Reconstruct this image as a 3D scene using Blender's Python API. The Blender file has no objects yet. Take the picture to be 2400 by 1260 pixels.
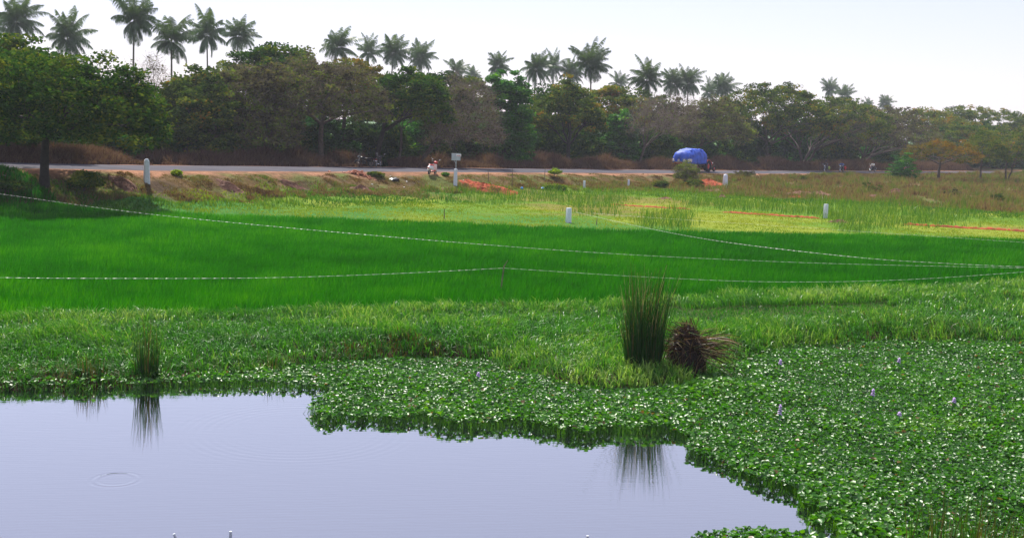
import bpy, math, random
import numpy as np
from mathutils import Matrix, Vector

# ------------------------------------------------------------------ camera, sky, sun, exposure
SC = bpy.context.scene
COL = SC.collection
R = math.radians
F = 2700.0                      # focal length in pixels of the 2400 px wide photograph
CZ = 6.3                        # camera height above the pond
PITCH = math.atan(346.0 / F)
ROLL = R(2.1)
CAM = np.array([0.0, 0.0, CZ])
_f = np.array([0, math.cos(PITCH), -math.sin(PITCH)])
_u0 = np.array([0, math.sin(PITCH), math.cos(PITCH)])
_r0 = np.array([1.0, 0, 0])
_r = _r0 * math.cos(ROLL) + _u0 * math.sin(ROLL)
_u = -_r0 * math.sin(ROLL) + _u0 * math.cos(ROLL)
cd = bpy.data.cameras.new('camera')
cam = bpy.data.objects.new('camera', cd)
COL.objects.link(cam)
cd.sensor_width = 36.0
cd.lens = F / 2400.0 * 36.0
cd.clip_start = 0.1
cd.clip_end = 6000
cam.matrix_world = Matrix(((_r[0], _u[0], -_f[0], 0), (_r[1], _u[1], -_f[1], 0), (_r[2], _u[2], -_f[2], CZ), (0, 0, 0, 1)))
SC.camera = cam

SUN_EL, SUN_AZ = R(52), R(-24)   # azimuth from +Y towards +X
w = bpy.data.worlds.new('World')
SC.world = w
w.use_nodes = True
nt = w.node_tree
bg = nt.nodes['Background']
sky = nt.nodes.new('ShaderNodeTexSky')
sky.sky_type = 'NISHITA'
sky.sun_disc = False
sky.sun_elevation = SUN_EL
sky.sun_rotation = SUN_AZ
sky.air_density = 1.0
sky.dust_density = 0.25
sky.ozone_density = 1.0
tw = nt.nodes.new('ShaderNodeMix'); tw.data_type = 'RGBA'; tw.blend_type = 'MULTIPLY'; tw.inputs[0].default_value = 1.0
tw.inputs[7].default_value = (1.06, 0.94, 1.07, 1)
vl = nt.nodes.new('ShaderNodeMix'); vl.data_type = 'RGBA'; vl.inputs[0].default_value = 0.5      # thin bright veil of high haze
vl.inputs[7].default_value = (6.6, 6.45, 7.8, 1)
nt.links.new(sky.outputs[0], tw.inputs[6]); nt.links.new(tw.outputs[2], vl.inputs[6]); nt.links.new(vl.outputs[2], bg.inputs[0])
bg.inputs[1].default_value = 0.095

sl = bpy.data.lights.new('sun', 'SUN')
sl.energy = 5.0
sl.angle = R(0.55)
sl.color = (1.0, 0.95, 0.86)
sun = bpy.data.objects.new('sun', sl)
COL.objects.link(sun)
_sd = Vector((math.sin(SUN_AZ) * math.cos(SUN_EL), math.cos(SUN_AZ) * math.cos(SUN_EL), math.sin(SUN_EL)))
sun.rotation_euler = _sd.to_track_quat('Z', 'Y').to_euler()
sun.location = (0, 0, 60)

SC.view_settings.view_transform = 'Standard'
SC.view_settings.look = 'None'
SC.view_settings.exposure = 0.6
SC.view_settings.gamma = 1.0
SC.cycles.max_bounces = 7
SC.cycles.diffuse_bounces = 3
SC.cycles.glossy_bounces = 3
SC.cycles.transmission_bounces = 3
SC.cycles.volume_bounces = 0
SC.cycles.caustics_reflective = False
SC.cycles.caustics_refractive = False
HAZE = 0.00028
WATER_LO = 0.5

# ------------------------------------------------------------------ helpers: geometry of the view
def project(P):
    d = np.asarray(P, float) - CAM
    zc = np.maximum(d @ _f, 1e-3)
    return 1200 + F * (d @ _r) / zc, 630 - F * (d @ _u) / zc

def ray(px, py):
    return _f + _r * ((px - 1200) / F) + _u * ((630 - py) / F)

def at_z(px, py, z):
    v = ray(px, py)
    t = (z - CZ) / v[2]
    return CAM + v * t

def scale_at(P):                 # pixels (of 2400) per metre at a point
    return F / max((np.asarray(P) - CAM) @ _f, 0.5)

def z_at(px, py, P):             # height of the pixel row py above point P's distance
    v = ray(px, py)
    t = P[1] / v[1]
    return CZ + v[2] * t

def in_poly(px, py, poly):
    px = np.asarray(px); py = np.asarray(py)
    ins = np.zeros(px.shape, bool)
    n = len(poly)
    for i in range(n):
        x0, y0 = poly[i]; x1, y1 = poly[(i + 1) % n]
        if y0 == y1:
            continue
        c = ((y0 > py) != (y1 > py)) & (px < (x1 - x0) * (py - y0) / (y1 - y0) + x0)
        ins ^= c
    return ins

def sdf_poly(x, y, poly):        # >0 outside, <0 inside
    x = np.asarray(x, float); y = np.asarray(y, float)
    d = np.full(x.shape, 1e9)
    n = len(poly)
    for i in range(n):
        ax, ay = poly[i]; bx, by = poly[(i + 1) % n]
        ex, ey = bx - ax, by - ay
        t = np.clip(((x - ax) * ex + (y - ay) * ey) / max(ex * ex + ey * ey, 1e-9), 0, 1)
        d = np.minimum(d, np.hypot(x - ax - t * ex, y - ay - t * ey))
    return np.where(in_poly(x, y, poly), -d, d)

_lat = np.random.RandomState(7).rand(256, 256)
def vnoise(x, y, s=1.0, o=0.0):
    x = np.asarray(x, float) / s + 37.3 + o; y = np.asarray(y, float) / s + 11.7 + o * 1.7
    xi = np.floor(x).astype(int); yi = np.floor(y).astype(int)
    fx = x - xi; fy = y - yi
    fx = fx * fx * (3 - 2 * fx); fy = fy * fy * (3 - 2 * fy)
    a = _lat[xi % 256, yi % 256]; b = _lat[(xi + 1) % 256, yi % 256]
    c = _lat[xi % 256, (yi + 1) % 256]; e = _lat[(xi + 1) % 256, (yi + 1) % 256]
    return (a * (1 - fx) + b * fx) * (1 - fy) + (c * (1 - fx) + e * fx) * fy

def fbm(x, y, s, o=0.0):
    return 0.53 * vnoise(x, y, s, o) + 0.3 * vnoise(x, y, s / 2.1, o + 3) + 0.17 * vnoise(x, y, s / 4.3, o + 9)

def sstep(a, b, x):
    t = np.clip((np.asarray(x, float) - a) / (b - a), 0, 1)
    return t * t * (3 - 2 * t)

# ------------------------------------------------------------------ the lie of the land
ROADK = [(-1500, 54.5, 2.5), (-900, 47.5, 2.5), (-300, 40.8, 2.5), (0, 37.4, 2.45), (300, 34.0, 2.2), (600, 30.6, 2.02), (900, 27.2, 1.82),
         (1200, 23.85, 1.54), (1500, 20.5, 1.18), (1700, 18.2, 0.84), (1900, 15.9, 0.5), (2150, 14.0, 0.3), (2400, 12.3, 0.2), (2900, 9.5, 0.2), (3600, 6.5, 0.2)]
RX, RY, RZ = [], [], []
for px, s, z in ROADK:
    D = F / s
    hy = 284 + 0.0367 * (px - 1200)
    v = ray(px, hy + (CZ - z) * s)
    P = CAM + v * D
    RX.append(P[0]); RY.append(P[1]); RZ.append(z)
RX = np.array(RX); RY = np.array(RY); RZ = np.array(RZ)
_tt = np.linspace(0, len(RX) - 1, 120)
def _cr(a):                       # smooth the centre line
    b = np.interp(_tt, np.arange(len(a)), a)
    for _ in range(3):
        b[1:-1] = 0.25 * b[:-2] + 0.5 * b[1:-1] + 0.25 * b[2:]
    return b
RX, RY, RZ = _cr(RX), _cr(RY), _cr(RZ)

def road_d(x, y):
    """signed distance to the road's centre line (+ on the camera's side) and the road's height there"""
    x = np.asarray(x, float); y = np.asarray(y, float)
    best = np.full(x.shape, 1e9); sg = np.ones(x.shape); zz = np.zeros(x.shape)
    for i in range(len(RX) - 1):
        ex, ey = RX[i + 1] - RX[i], RY[i + 1] - RY[i]
        t = np.clip(((x - RX[i]) * ex + (y - RY[i]) * ey) / (ex * ex + ey * ey), 0, 1)
        dx = x - RX[i] - t * ex; dy = y - RY[i] - t * ey
        d = dx * dx + dy * dy
        m = d < best
        best = np.where(m, d, best)
        sg = np.where(m, np.sign(ey * dx - ex * dy), sg)
        zz = np.where(m, RZ[i] + t * (RZ[i + 1] - RZ[i]), zz)
    return np.sqrt(best) * sg, zz

WETPX = [(-500, 912), (-200, 908), (0, 900), (200, 897), (380, 888), (500, 876), (650, 866), (720, 852), (800, 846), (960, 830), (1120, 835), (1180, 860),
         (1300, 890), (1400, 900), (1590, 908), (1645, 895), (1700, 852), (1780, 832), (1850, 808), (2000, 802), (2150, 797), (2300, 802), (2500, 806), (2900, 818)]
WET = [tuple(at_z(px, py, 0.15)[:2]) for px, py in WETPX]
WET = WET + [(34, 4), (-34, 4)]
OPENPX = [(-700, 908), (0, 903), (200, 907), (330, 901), (450, 897), (640, 897), (780, 907), (768, 924), (735, 942), (722, 958), (760, 984), (850, 976), (930, 986), (980, 976),
          (1040, 990), (1120, 993), (1190, 985), (1300, 1006), (1380, 1017), (1430, 1006), (1560, 1004), (1625, 1026), (1608, 1056), (1680, 1078), (1740, 1108), (1800, 1132),
          (1870, 1148), (1885, 1182), (1950, 1212), (1965, 1270), (1985, 1420), (1500, 2300), (-1400, 2300), (-1800, 1400)]
ISLPX = [(1590, 1262), (1640, 1250), (1760, 1243), (1830, 1248), (1905, 1256), (1940, 1275), (1900, 1300), (1600, 1300)]
ISL2PX = [(1893, 1222), (1935, 1212), (1950, 1225), (1925, 1236), (1897, 1234)]
PADNEAR = [(-500, 756), (-300, 752), (0, 748), (100, 747), (400, 743), (700, 732), (1000, 725), (1400, 716), (1580, 706), (1700, 693), (1900, 687), (2070, 683), (2150, 677), (2400, 665), (2700, 650), (3000, 640)]
PADFAR = [(3000, 578), (2700, 566), (2400, 553), (2000, 541), (1400, 528), (900, 507), (400, 492), (200, 484), (60, 466), (0, 462), (-300, 450), (-500, 445)]
PAD = [tuple(at_z(px, py, 0.4)[:2]) for px, py in PADNEAR] + [tuple(at_z(px, py - 2, 0.78)[:2]) for px, py in PADFAR]

def zg(x, y, fine=True):
    x = np.asarray(x, float); y = np.asarray(y, float)
    d, zr = road_d(x, y)
    zf = 0.32 + 0.0 * x
    far = sstep(160, 330, y) * sstep(30, -30, x)
    g = np.interp(d, [-40, -14, -9, -5, 5.4, 7.0, 8.0, 10, 14], [0.55, 0.62, 0.8, 1.0, 1.0, 0.72, 0.42, 0.16, 0.0])
    zz = zf + (zr - 0.07 - zf) * g
    if fine:
        sl_ = np.interp(d, [-30, -6, -4.6, 4.6, 6, 10, 18, 30], [0.3, 0.2, 0, 0, 0.4, 0.6, 0.2, 0.06])
        zz = zz + sl_ * (fbm(x, y, 2.2) - 0.5) * 1.2
        zz = zz + 0.05 * (fbm(x, y, 3.0, 5) - 0.5)
    sd = sdf_poly(x, y, WET)
    land = np.interp(sd, [-1.2, -0.25, 0.1, 0.5, 1.3], [-0.7, -0.25, 0.02, 0.22, 0.32])
    near = sd < 1.3
    zz = np.where(near, np.minimum(zz, land), zz)
    # bank the photographer stands on
    bk = sstep(6, -4, y)
    zz = zz * (1 - bk) + 4.6 * bk
    return zz

def gz(x, y):
    return float(zg(np.array([x]), np.array([y]))[0])

def hit(px, py):                  # where the line of sight through a pixel meets the ground
    v = ray(px, py)
    t = np.concatenate([np.linspace(10, 120, 900), np.linspace(120.2, 420, 900)])
    P = CAM[None] + v[None] * t[:, None]
    below = P[:, 2] <= zg(P[:, 0], P[:, 1])
    i = int(np.argmax(below)) if below.any() else len(t) - 1
    p = P[i].copy(); p[2] = gz(p[0], p[1])
    return p

def at_d(px, dl, py=400):         # ground point in pixel column px at road distance dl
    v = ray(px, py)
    t = np.linspace(25, 700, 3000)
    x = v[0] * t; y = v[1] * t
    d, _ = road_d(x, y)
    i = int(np.argmax(d <= dl))
    return np.array([x[i], y[i], gz(x[i], y[i])])

def at_y(px, Y, py=340):
    v = ray(px, py)
    t = Y / v[1]
    x = v[0] * t
    return np.array([x, Y, gz(x, Y)])

# ------------------------------------------------------------------ helpers: objects and meshes
def tag(o, label, cat=None, group=None, kind=None):
    o['label'] = label
    if cat: o['category'] = cat
    if group: o['group'] = group
    if kind: o['kind'] = kind
    return o

def empty(name, loc, label, cat, group=None, rz=0.0, sc=1.0):
    o = bpy.data.objects.new(name, None)
    o.empty_display_size = 0.2
    COL.objects.link(o)
    o.location = tuple(float(a) for a in loc)
    o.rotation_euler = (0, 0, rz)
    o.scale = (sc, sc, sc)
    return tag(o, label, cat, group)

def link(name, me, parent=None):
    o = bpy.data.objects.new(name, me)
    COL.objects.link(o)
    if parent is not None: o.parent = parent
    return o

def copy_tree(root):
    c = root.copy(); COL.objects.link(c)
    for ch in root.children:
        k = ch.copy(); COL.objects.link(k); k.parent = c
        for g in ch.children:
            m = g.copy(); COL.objects.link(m); m.parent = k
    return c

def np_mesh(name, V, quads=None, tris=None, tint=None, mat=None, smooth=False, mats=None, mat_idx=None):
    me = bpy.data.meshes.new(name)
    V = np.asarray(V, np.float32)
    nq = 0 if quads is None else len(quads); ntri = 0 if tris is None else len(tris)
    me.vertices.add(len(V)); me.vertices.foreach_set('co', V.ravel())
    parts = []
    if nq: parts.append(np.asarray(quads, np.int32).ravel())
    if ntri: parts.append(np.asarray(tris, np.int32).ravel())
    li = np.concatenate(parts)
    me.loops.add(len(li)); me.loops.foreach_set('vertex_index', li)
    st = np.concatenate([np.arange(nq) * 4, nq * 4 + np.arange(ntri) * 3]).astype(np.int32)
    me.polygons.add(nq + ntri)
    me.polygons.foreach_set('loop_start', st)
    try:
        me.polygons.foreach_set('loop_total', np.concatenate([np.full(nq, 4), np.full(ntri, 3)]).astype(np.int32))
    except Exception:
        pass
    if tint is not None:
        a = me.attributes.new('tint', 'FLOAT', 'POINT')
        a.data.foreach_set('value', np.asarray(tint, np.float32))
    if smooth:
        me.polygons.foreach_set('use_smooth', np.ones(nq + ntri, bool))
    if mat is not None: me.materials.append(mat)
    me.update(calc_edges=True)
    return me

class MB:
    """collects boxes, tubes, lathes and lumps, then links them as ONE mesh object"""
    def __init__(self): self.v = []; self.f = []
    def add(self, vs, fs):
        n = len(self.v); self.v += [tuple(map(float, p)) for p in vs]; self.f += [tuple(i + n for i in q) for q in fs]; return self
    def box(self, c, s, rot=None, taper=1.0, bev=0.0):
        hx, hy, hz = s[0] / 2, s[1] / 2, s[2] / 2
        M = rot if rot is not None else Matrix.Identity(3)
        if bev <= 0:
            P = [(-hx, -hy, -hz), (hx, -hy, -hz), (hx, hy, -hz), (-hx, hy, -hz)]
            Q = [(-hx * taper, -hy * taper, hz), (hx * taper, -hy * taper, hz), (hx * taper, hy * taper, hz), (-hx * taper, hy * taper, hz)]
            vs = [Vector(c) + M @ Vector(p) for p in P + Q]
            fs = [(3, 2, 1, 0), (4, 5, 6, 7), (0, 1, 5, 4), (1, 2, 6, 5), (2, 3, 7, 6), (3, 0, 4, 7)]
            return self.add(vs, fs)
        rings = []
        for z, k in ((-hz, bev), (-hz + bev, 0), (hz - bev, 0), (hz, bev)):
            t = 1 + (taper - 1) * (z + hz) / (2 * hz)
            ax, ay = hx * t - k, hy * t - k
            b = bev
            rings.append([(-ax + b, -ay, z), (ax - b, -ay, z), (ax, -ay + b, z), (ax, ay - b, z), (ax - b, ay, z), (-ax + b, ay, z), (-ax, ay - b, z), (-ax, -ay + b, z)])
        vs = [Vector(c) + M @ Vector(p) for r_ in rings for p in r_]
        fs = [tuple(reversed(range(8))), tuple(range(24, 32))]
        for k in range(3):
            for i in range(8):
                j = (i + 1) % 8
                fs.append((k * 8 + i, k * 8 + j, k * 8 + 8 + j, k * 8 + 8 + i))
        return self.add(vs, fs)
    def tube(self, pts, rad, n=8, cap=True):
        pts = [Vector(p) for p in pts]
        if not hasattr(rad, '__len__'): rad = [rad] * len(pts)
        vs = []; fs = []
        up = Vector((0.13, 0.31, 0.94))
        for i, p in enumerate(pts):
            t = (pts[min(i + 1, len(pts) - 1)] - pts[max(i - 1, 0)]).normalized()
            a = t.cross(up)
            if a.length < 0.05: a = t.cross(Vector((1, 0, 0)))
            a.normalize(); b = t.cross(a)
            for k in range(n):
                q = 2 * math.pi * k / n
                vs.append(p + (a * math.cos(q) + b * math.sin(q)) * rad[i])
        for i in range(len(pts) - 1):
            for k in range(n):
                j = (k + 1) % n
                fs.append((i * n + k, i * n + j, i * n + n + j, i * n + n + k))
        if cap:
            fs.append(tuple(range(n))[::-1]); fs.append(tuple(range((len(pts) - 1) * n, len(pts) * n)))
        return self.add(vs, fs)
    def lump(self, c, r, nu=12, nv=8, rot=None, noise=0.0, seed=0):
        M = rot if rot is not None else Matrix.Identity(3)
        rr = random.Random(seed)
        vs = []; fs = []
        for j in range(nv + 1):
            th = math.pi * j / nv
            for i in range(nu):
                ph = 2 * math.pi * i / nu
                k = 1 + noise * (rr.random() - 0.5)
                vs.append(Vector(c) + M @ Vector((r[0] * math.sin(th) * math.cos(ph) * k, r[1] * math.sin(th) * math.sin(ph) * k, r[2] * math.cos(th) * k)))
        for j in range(nv):
            for i in range(nu):
                a = j * nu + i; b = j * nu + (i + 1) % nu
                fs.append((a + nu, b + nu, b, a))
        return self.add(vs, fs)
    def ring(self, c, R_, r_, axis='y', nu=24, nv=8, sy=1.0):
        vs = []; fs = []
        for i in range(nu):
            a = 2 * math.pi * i / nu
            for j in range(nv):
                b = 2 * math.pi * j / nv
                rr = R_ + r_ * math.cos(b); h = r_ * math.sin(b) * sy
                vs.append((c[0] + rr * math.cos(a), c[1] + h, c[2] + rr * math.sin(a)))
        for i in range(nu):
            for j in range(nv):
                a = i * nv + j; b = i * nv + (j + 1) % nv
                c2 = ((i + 1) % nu) * nv + (j + 1) % nv; d = ((i + 1) % nu) * nv + j
                fs.append((a, b, c2, d))
        return self.add(vs, fs)
    def build(self, name, mat, parent=None, smooth=True):
        me = bpy.data.meshes.new(name)
        me.from_pydata(self.v, [], self.f)
        me.materials.append(mat)
        if smooth:
            me.polygons.foreach_set('use_smooth', np.ones(len(me.polygons), bool))
            try: me.set_sharp_from_angle(angle=R(38))
            except Exception: pass
        me.update()
        return link(name, me, parent)

# ------------------------------------------------------------------ materials
def newmat(name):
    m = bpy.data.materials.new(name); m.use_nodes = True
    nt = m.node_tree
    for n in list(nt.nodes):
        if n.type != 'OUTPUT_MATERIAL': nt.nodes.remove(n)
    out = [n for n in nt.nodes if n.type == 'OUTPUT_MATERIAL'][0]
    return m, nt, out

def N(nt, t, **kw):
    n = nt.nodes.new(t)
    for k, v in kw.items():
        if k.startswith('i_'):
            key = k[2:]
            n.inputs[int(key) if key.isdigit() else key].default_value = v
        else: setattr(n, k, v)
    return n

def ramp(nt, fac, stops):
    r = N(nt, 'ShaderNodeValToRGB')
    e = r.color_ramp.elements
    while len(e) < len(stops): e.new(0.5)
    for k, (p, c) in enumerate(stops):
        e[k].position = p; e[k].color = (*c, 1)
    nt.links.new(fac, r.inputs[0])
    return r.outputs[0]

def foliage(name, stops, trans=0.4, gloss=0.05, rough=0.45, boost=(1.3, 1.25, 0.6)):
    m, nt, out = newmat(name)
    at = N(nt, 'ShaderNodeAttribute', attribute_name='tint')
    col = ramp(nt, at.outputs['Fac'], stops)
    d = N(nt, 'ShaderNodeBsdfDiffuse'); nt.links.new(col, d.inputs[0])
    t = N(nt, 'ShaderNodeBsdfTranslucent')
    mx = N(nt, 'ShaderNodeMix', data_type='RGBA', blend_type='MULTIPLY'); mx.inputs[0].default_value = 1.0
    nt.links.new(col, mx.inputs[6]); mx.inputs[7].default_value = (*boost, 1)
    nt.links.new(mx.outputs[2], t.inputs[0])
    a = N(nt, 'ShaderNodeMixShader'); a.inputs[0].default_value = trans
    nt.links.new(d.outputs[0], a.inputs[1]); nt.links.new(t.outputs[0], a.inputs[2])
    if gloss > 0:
        g = N(nt, 'ShaderNodeBsdfGlossy'); g.inputs['Roughness'].default_value = rough
        g.inputs[0].default_value = (1, 1, 1, 1)
        fr = N(nt, 'ShaderNodeFresnel'); fr.inputs[0].default_value = 1.35
        mu = N(nt, 'ShaderNodeMath', operation='MULTIPLY_ADD'); nt.links.new(fr.outputs[0], mu.inputs[0]); mu.inputs[1].default_value = 0.14 if gloss > 0.03 else 0.06; mu.inputs[2].default_value = gloss
        b = N(nt, 'ShaderNodeMixShader'); nt.links.new(mu.outputs[0], b.inputs[0])
        nt.links.new(a.outputs[0], b.inputs[1]); nt.links.new(g.outputs[0], b.inputs[2])
        nt.links.new(b.outputs[0], out.inputs[0])
    else:
        nt.links.new(a.outputs[0], out.inputs[0])
    return m

def plain(name, col, rough=0.6, metal=0.0, var=0.25, scale=6.0, bump=0.0, spec=0.4, alt=None):
    m, nt, out = newmat(name)
    tc = N(nt, 'ShaderNodeTexCoord')
    no = N(nt, 'ShaderNodeTexNoise'); no.inputs['Scale'].default_value = scale; no.inputs['Detail'].default_value = 6
    nt.links.new(tc.outputs['Object'], no.inputs['Vector'])
    lo = tuple(c * (1 - var) for c in col); hi = tuple(min(1, c * (1 + var)) for c in col) if alt is None else alt
    c = ramp(nt, no.outputs[0], [(0.3, lo), (0.7, hi)])
    p = N(nt, 'ShaderNodeBsdfPrincipled')
    nt.links.new(c, p.inputs['Base Color'])
    p.inputs['Roughness'].default_value = rough; p.inputs['Metallic'].default_value = metal
    p.inputs['Specular IOR Level'].default_value = spec
    if bump:
        b = N(nt, 'ShaderNodeBump'); b.inputs['Strength'].default_value = bump; b.inputs['Distance'].default_value = 0.05
        nt.links.new(no.outputs[0], b.inputs['Height']); nt.links.new(b.outputs[0], p.inputs['Normal'])
    nt.links.new(p.outputs[0], out.inputs[0])
    return m

M = {}
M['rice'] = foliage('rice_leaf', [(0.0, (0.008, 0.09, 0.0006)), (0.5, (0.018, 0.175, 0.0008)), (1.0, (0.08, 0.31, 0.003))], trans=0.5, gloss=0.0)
M['bank_grass'] = foliage('bank_grass', [(0.0, (0.07, 0.04, 0.014)), (0.16, (0.11, 0.085, 0.02)), (0.25, (0.012, 0.085, 0.004)), (0.6, (0.042, 0.2, 0.010)), (0.85, (0.10, 0.29, 0.018)), (1.0, (0.27, 0.43, 0.09))], trans=0.4, gloss=0.008, rough=0.45)
M['weeds'] = foliage('field_weeds', [(0.0, (0.025, 0.11, 0.010)), (0.3, (0.06, 0.17, 0.010)), (0.6, (0.15, 0.245, 0.006)), (1.0, (0.25, 0.29, 0.01))], trans=0.45, gloss=0.005)
M['dry_grass'] = foliage('dry_grass', [(0.0, (0.06, 0.035, 0.022)), (0.4, (0.19, 0.115, 0.065)), (0.7, (0.24, 0.19, 0.08)), (1.0, (0.11, 0.18, 0.03))], trans=0.35, gloss=0.0)
M['dry_shrub'] = foliage('dry_shrub', [(0.0, (0.05, 0.03, 0.03)), (0.6, (0.15, 0.085, 0.075)), (1.0, (0.22, 0.15, 0.09))], trans=0.3, gloss=0.0)
M['hyacinth'] = foliage('hyacinth_leaf', [(0.0, (0.018, 0.085, 0.001)), (0.5, (0.04, 0.19, 0.002)), (0.9, (0.11, 0.3, 0.006)), (1.0, (0.16, 0.10, 0.025))], trans=0.45, gloss=0.031, rough=0.38)
M['reed'] = foliage('reed_leaf', [(0.0, (0.008, 0.045, 0.003)), (0.5, (0.022, 0.10, 0.006)), (0.8, (0.14, 0.10, 0.03)), (1.0, (0.4, 0.34, 0.22))], trans=0.35, gloss=0.01)
M['dead_reed'] = foliage('dead_reed', [(0.0, (0.02, 0.012, 0.008)), (0.6, (0.11, 0.055, 0.032)), (0.9, (0.3, 0.19, 0.1)), (1.0, (0.14, 0.22, 0.05))], trans=0.15, gloss=0.01)
LEAF = {
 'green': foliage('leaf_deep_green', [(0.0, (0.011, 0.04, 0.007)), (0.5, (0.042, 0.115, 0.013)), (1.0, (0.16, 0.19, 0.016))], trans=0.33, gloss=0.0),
 'olive': foliage('leaf_olive', [(0.0, (0.022, 0.05, 0.014)), (0.5, (0.09, 0.15, 0.025)), (0.85, (0.22, 0.23, 0.034)), (1.0, (0.28, 0.15, 0.02))], trans=0.33, gloss=0.0),
 'brown': foliage('leaf_brown', [(0.0, (0.03, 0.027, 0.022)), (0.35, (0.11, 0.10, 0.062)), (0.6, (0.17, 0.16, 0.062)), (0.75, (0.085, 0.14, 0.03)), (1.0, (0.19, 0.25, 0.03))], trans=0.3, gloss=0.0),
 'orange': foliage('leaf_orange', [(0.0, (0.05, 0.07, 0.012)), (0.5, (0.14, 0.115, 0.018)), (1.0, (0.25, 0.125, 0.016))], trans=0.45, gloss=0.0),
 'bright': foliage('leaf_bright_green', [(0.0, (0.012, 0.075, 0.006)), (0.6, (0.035, 0.17, 0.010)), (1.0, (0.12, 0.32, 0.014))], trans=0.45, gloss=0.008),
 'yellow': foliage('leaf_yellow_green', [(0.0, (0.08, 0.15, 0.010)), (0.6, (0.19, 0.29, 0.012)), (1.0, (0.36, 0.45, 0.02))], trans=0.5, gloss=0.0),
 'palm': foliage('palm_leaf', [(0.0, (0.02, 0.05, 0.014)), (0.6, (0.05, 0.11, 0.025)), (1.0, (0.13, 0.18, 0.045))], trans=0.35, gloss=0.02, rough=0.5),
}
M['bark'] = plain('bark_grey_brown', (0.095, 0.072, 0.058), 0.9, var=0.5, scale=5, bump=0.6)
M['bark_dark'] = plain('bark_dark', (0.035, 0.028, 0.024), 0.9, var=0.4, scale=5, bump=0.6)
M['palm_bark'] = plain('palm_bark', (0.11, 0.09, 0.075), 0.9, var=0.35, scale=9, bump=0.5)
M['twig'] = plain('dry_twig', (0.24, 0.185, 0.15), 0.9, var=0.4, scale=3)
M['post'] = plain('weathered_whitewash', (0.62, 0.66, 0.72), 0.8, var=0.12, scale=9, bump=0.15)
M['red_soil'] = plain('red_laterite', (0.33, 0.058, 0.014), 0.95, var=0.4, scale=2.5, bump=0.9)
M['brown_soil'] = plain('brown_soil', (0.17, 0.08, 0.05), 0.95, var=0.5, scale=2.5, bump=0.9)
M['brick'] = plain('brick_rubble', (0.42, 0.17, 0.10), 0.9, var=0.4, scale=5, bump=0.4)
M['black_plastic'] = plain('black_plastic', (0.02, 0.02, 0.025), 0.4, var=0.4, scale=8, bump=0.4)
M['white_litter'] = plain('white_litter', (0.75, 0.73, 0.7), 0.7, var=0.2)
M['blue_plastic'] = plain('blue_plastic', (0.05, 0.28, 0.75), 0.45, var=0.3, scale=8)
M['tarp'] = plain('blue_tarpaulin', (0.02, 0.075, 0.5), 0.6, var=0.3, scale=2.2, bump=0.6, alt=(0.03, 0.12, 0.66))
M['sack'] = plain('white_sack', (0.66, 0.63, 0.58), 0.8, var=0.15)
M['rubber'] = plain('tyre_rubber', (0.022, 0.022, 0.024), 0.85, var=0.3)
M['red_paint'] = plain('red_paint', (0.45, 0.03, 0.02), 0.35, var=0.2)
M['orange_paint'] = plain('orange_paint', (0.55, 0.16, 0.03), 0.5, var=0.3)
M['green_paint'] = plain('green_paint', (0.03, 0.25, 0.12), 0.5, var=0.3)
M['dark_metal'] = plain('dark_metal', (0.03, 0.03, 0.034), 0.4, metal=0.5, var=0.3)
M['chrome'] = plain('bright_metal', (0.7, 0.7, 0.7), 0.22, metal=1.0, var=0.1)
M['black_paint'] = plain('black_paint', (0.012, 0.012, 0.016), 0.3, var=0.2)
M['white_paint'] = plain('white_paint', (0.75, 0.75, 0.76), 0.35, var=0.08)
M['grey_sign'] = plain('grey_sheet_metal', (0.42, 0.46, 0.5), 0.55, var=0.12, scale=4)
M['glass'] = plain('lamp_glass', (0.8, 0.8, 0.78), 0.1, var=0.05, spec=0.8)
M['skin'] = plain('brown_skin', (0.19, 0.09, 0.055), 0.6, var=0.1)
M['hair'] = plain('black_hair', (0.01, 0.009, 0.009), 0.6, var=0.2)
M['cloth_dark'] = plain('dark_cloth', (0.02, 0.022, 0.03), 0.9, var=0.2)
M['cloth_blue'] = plain('blue_cloth', (0.04, 0.14, 0.42), 0.9, var=0.2)
M['cloth_white'] = plain('white_cloth', (0.72, 0.72, 0.7), 0.9, var=0.08)
M['cloth_yellow'] = plain('yellow_green_cloth', (0.35, 0.42, 0.08), 0.9, var=0.2)
M['cloth_red'] = plain('red_cloth', (0.55, 0.05, 0.05), 0.8, var=0.25)
M['rope'] = plain('pale_tape', (0.5, 0.54, 0.42), 0.4, var=0.1, spec=0.8)
M['wood'] = plain('weathered_stick', (0.14, 0.10, 0.07), 0.9, var=0.4, scale=12)
M['flower'] = plain('lilac_petal', (0.6, 0.42, 0.74), 0.8, var=0.15, scale=12)

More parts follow.
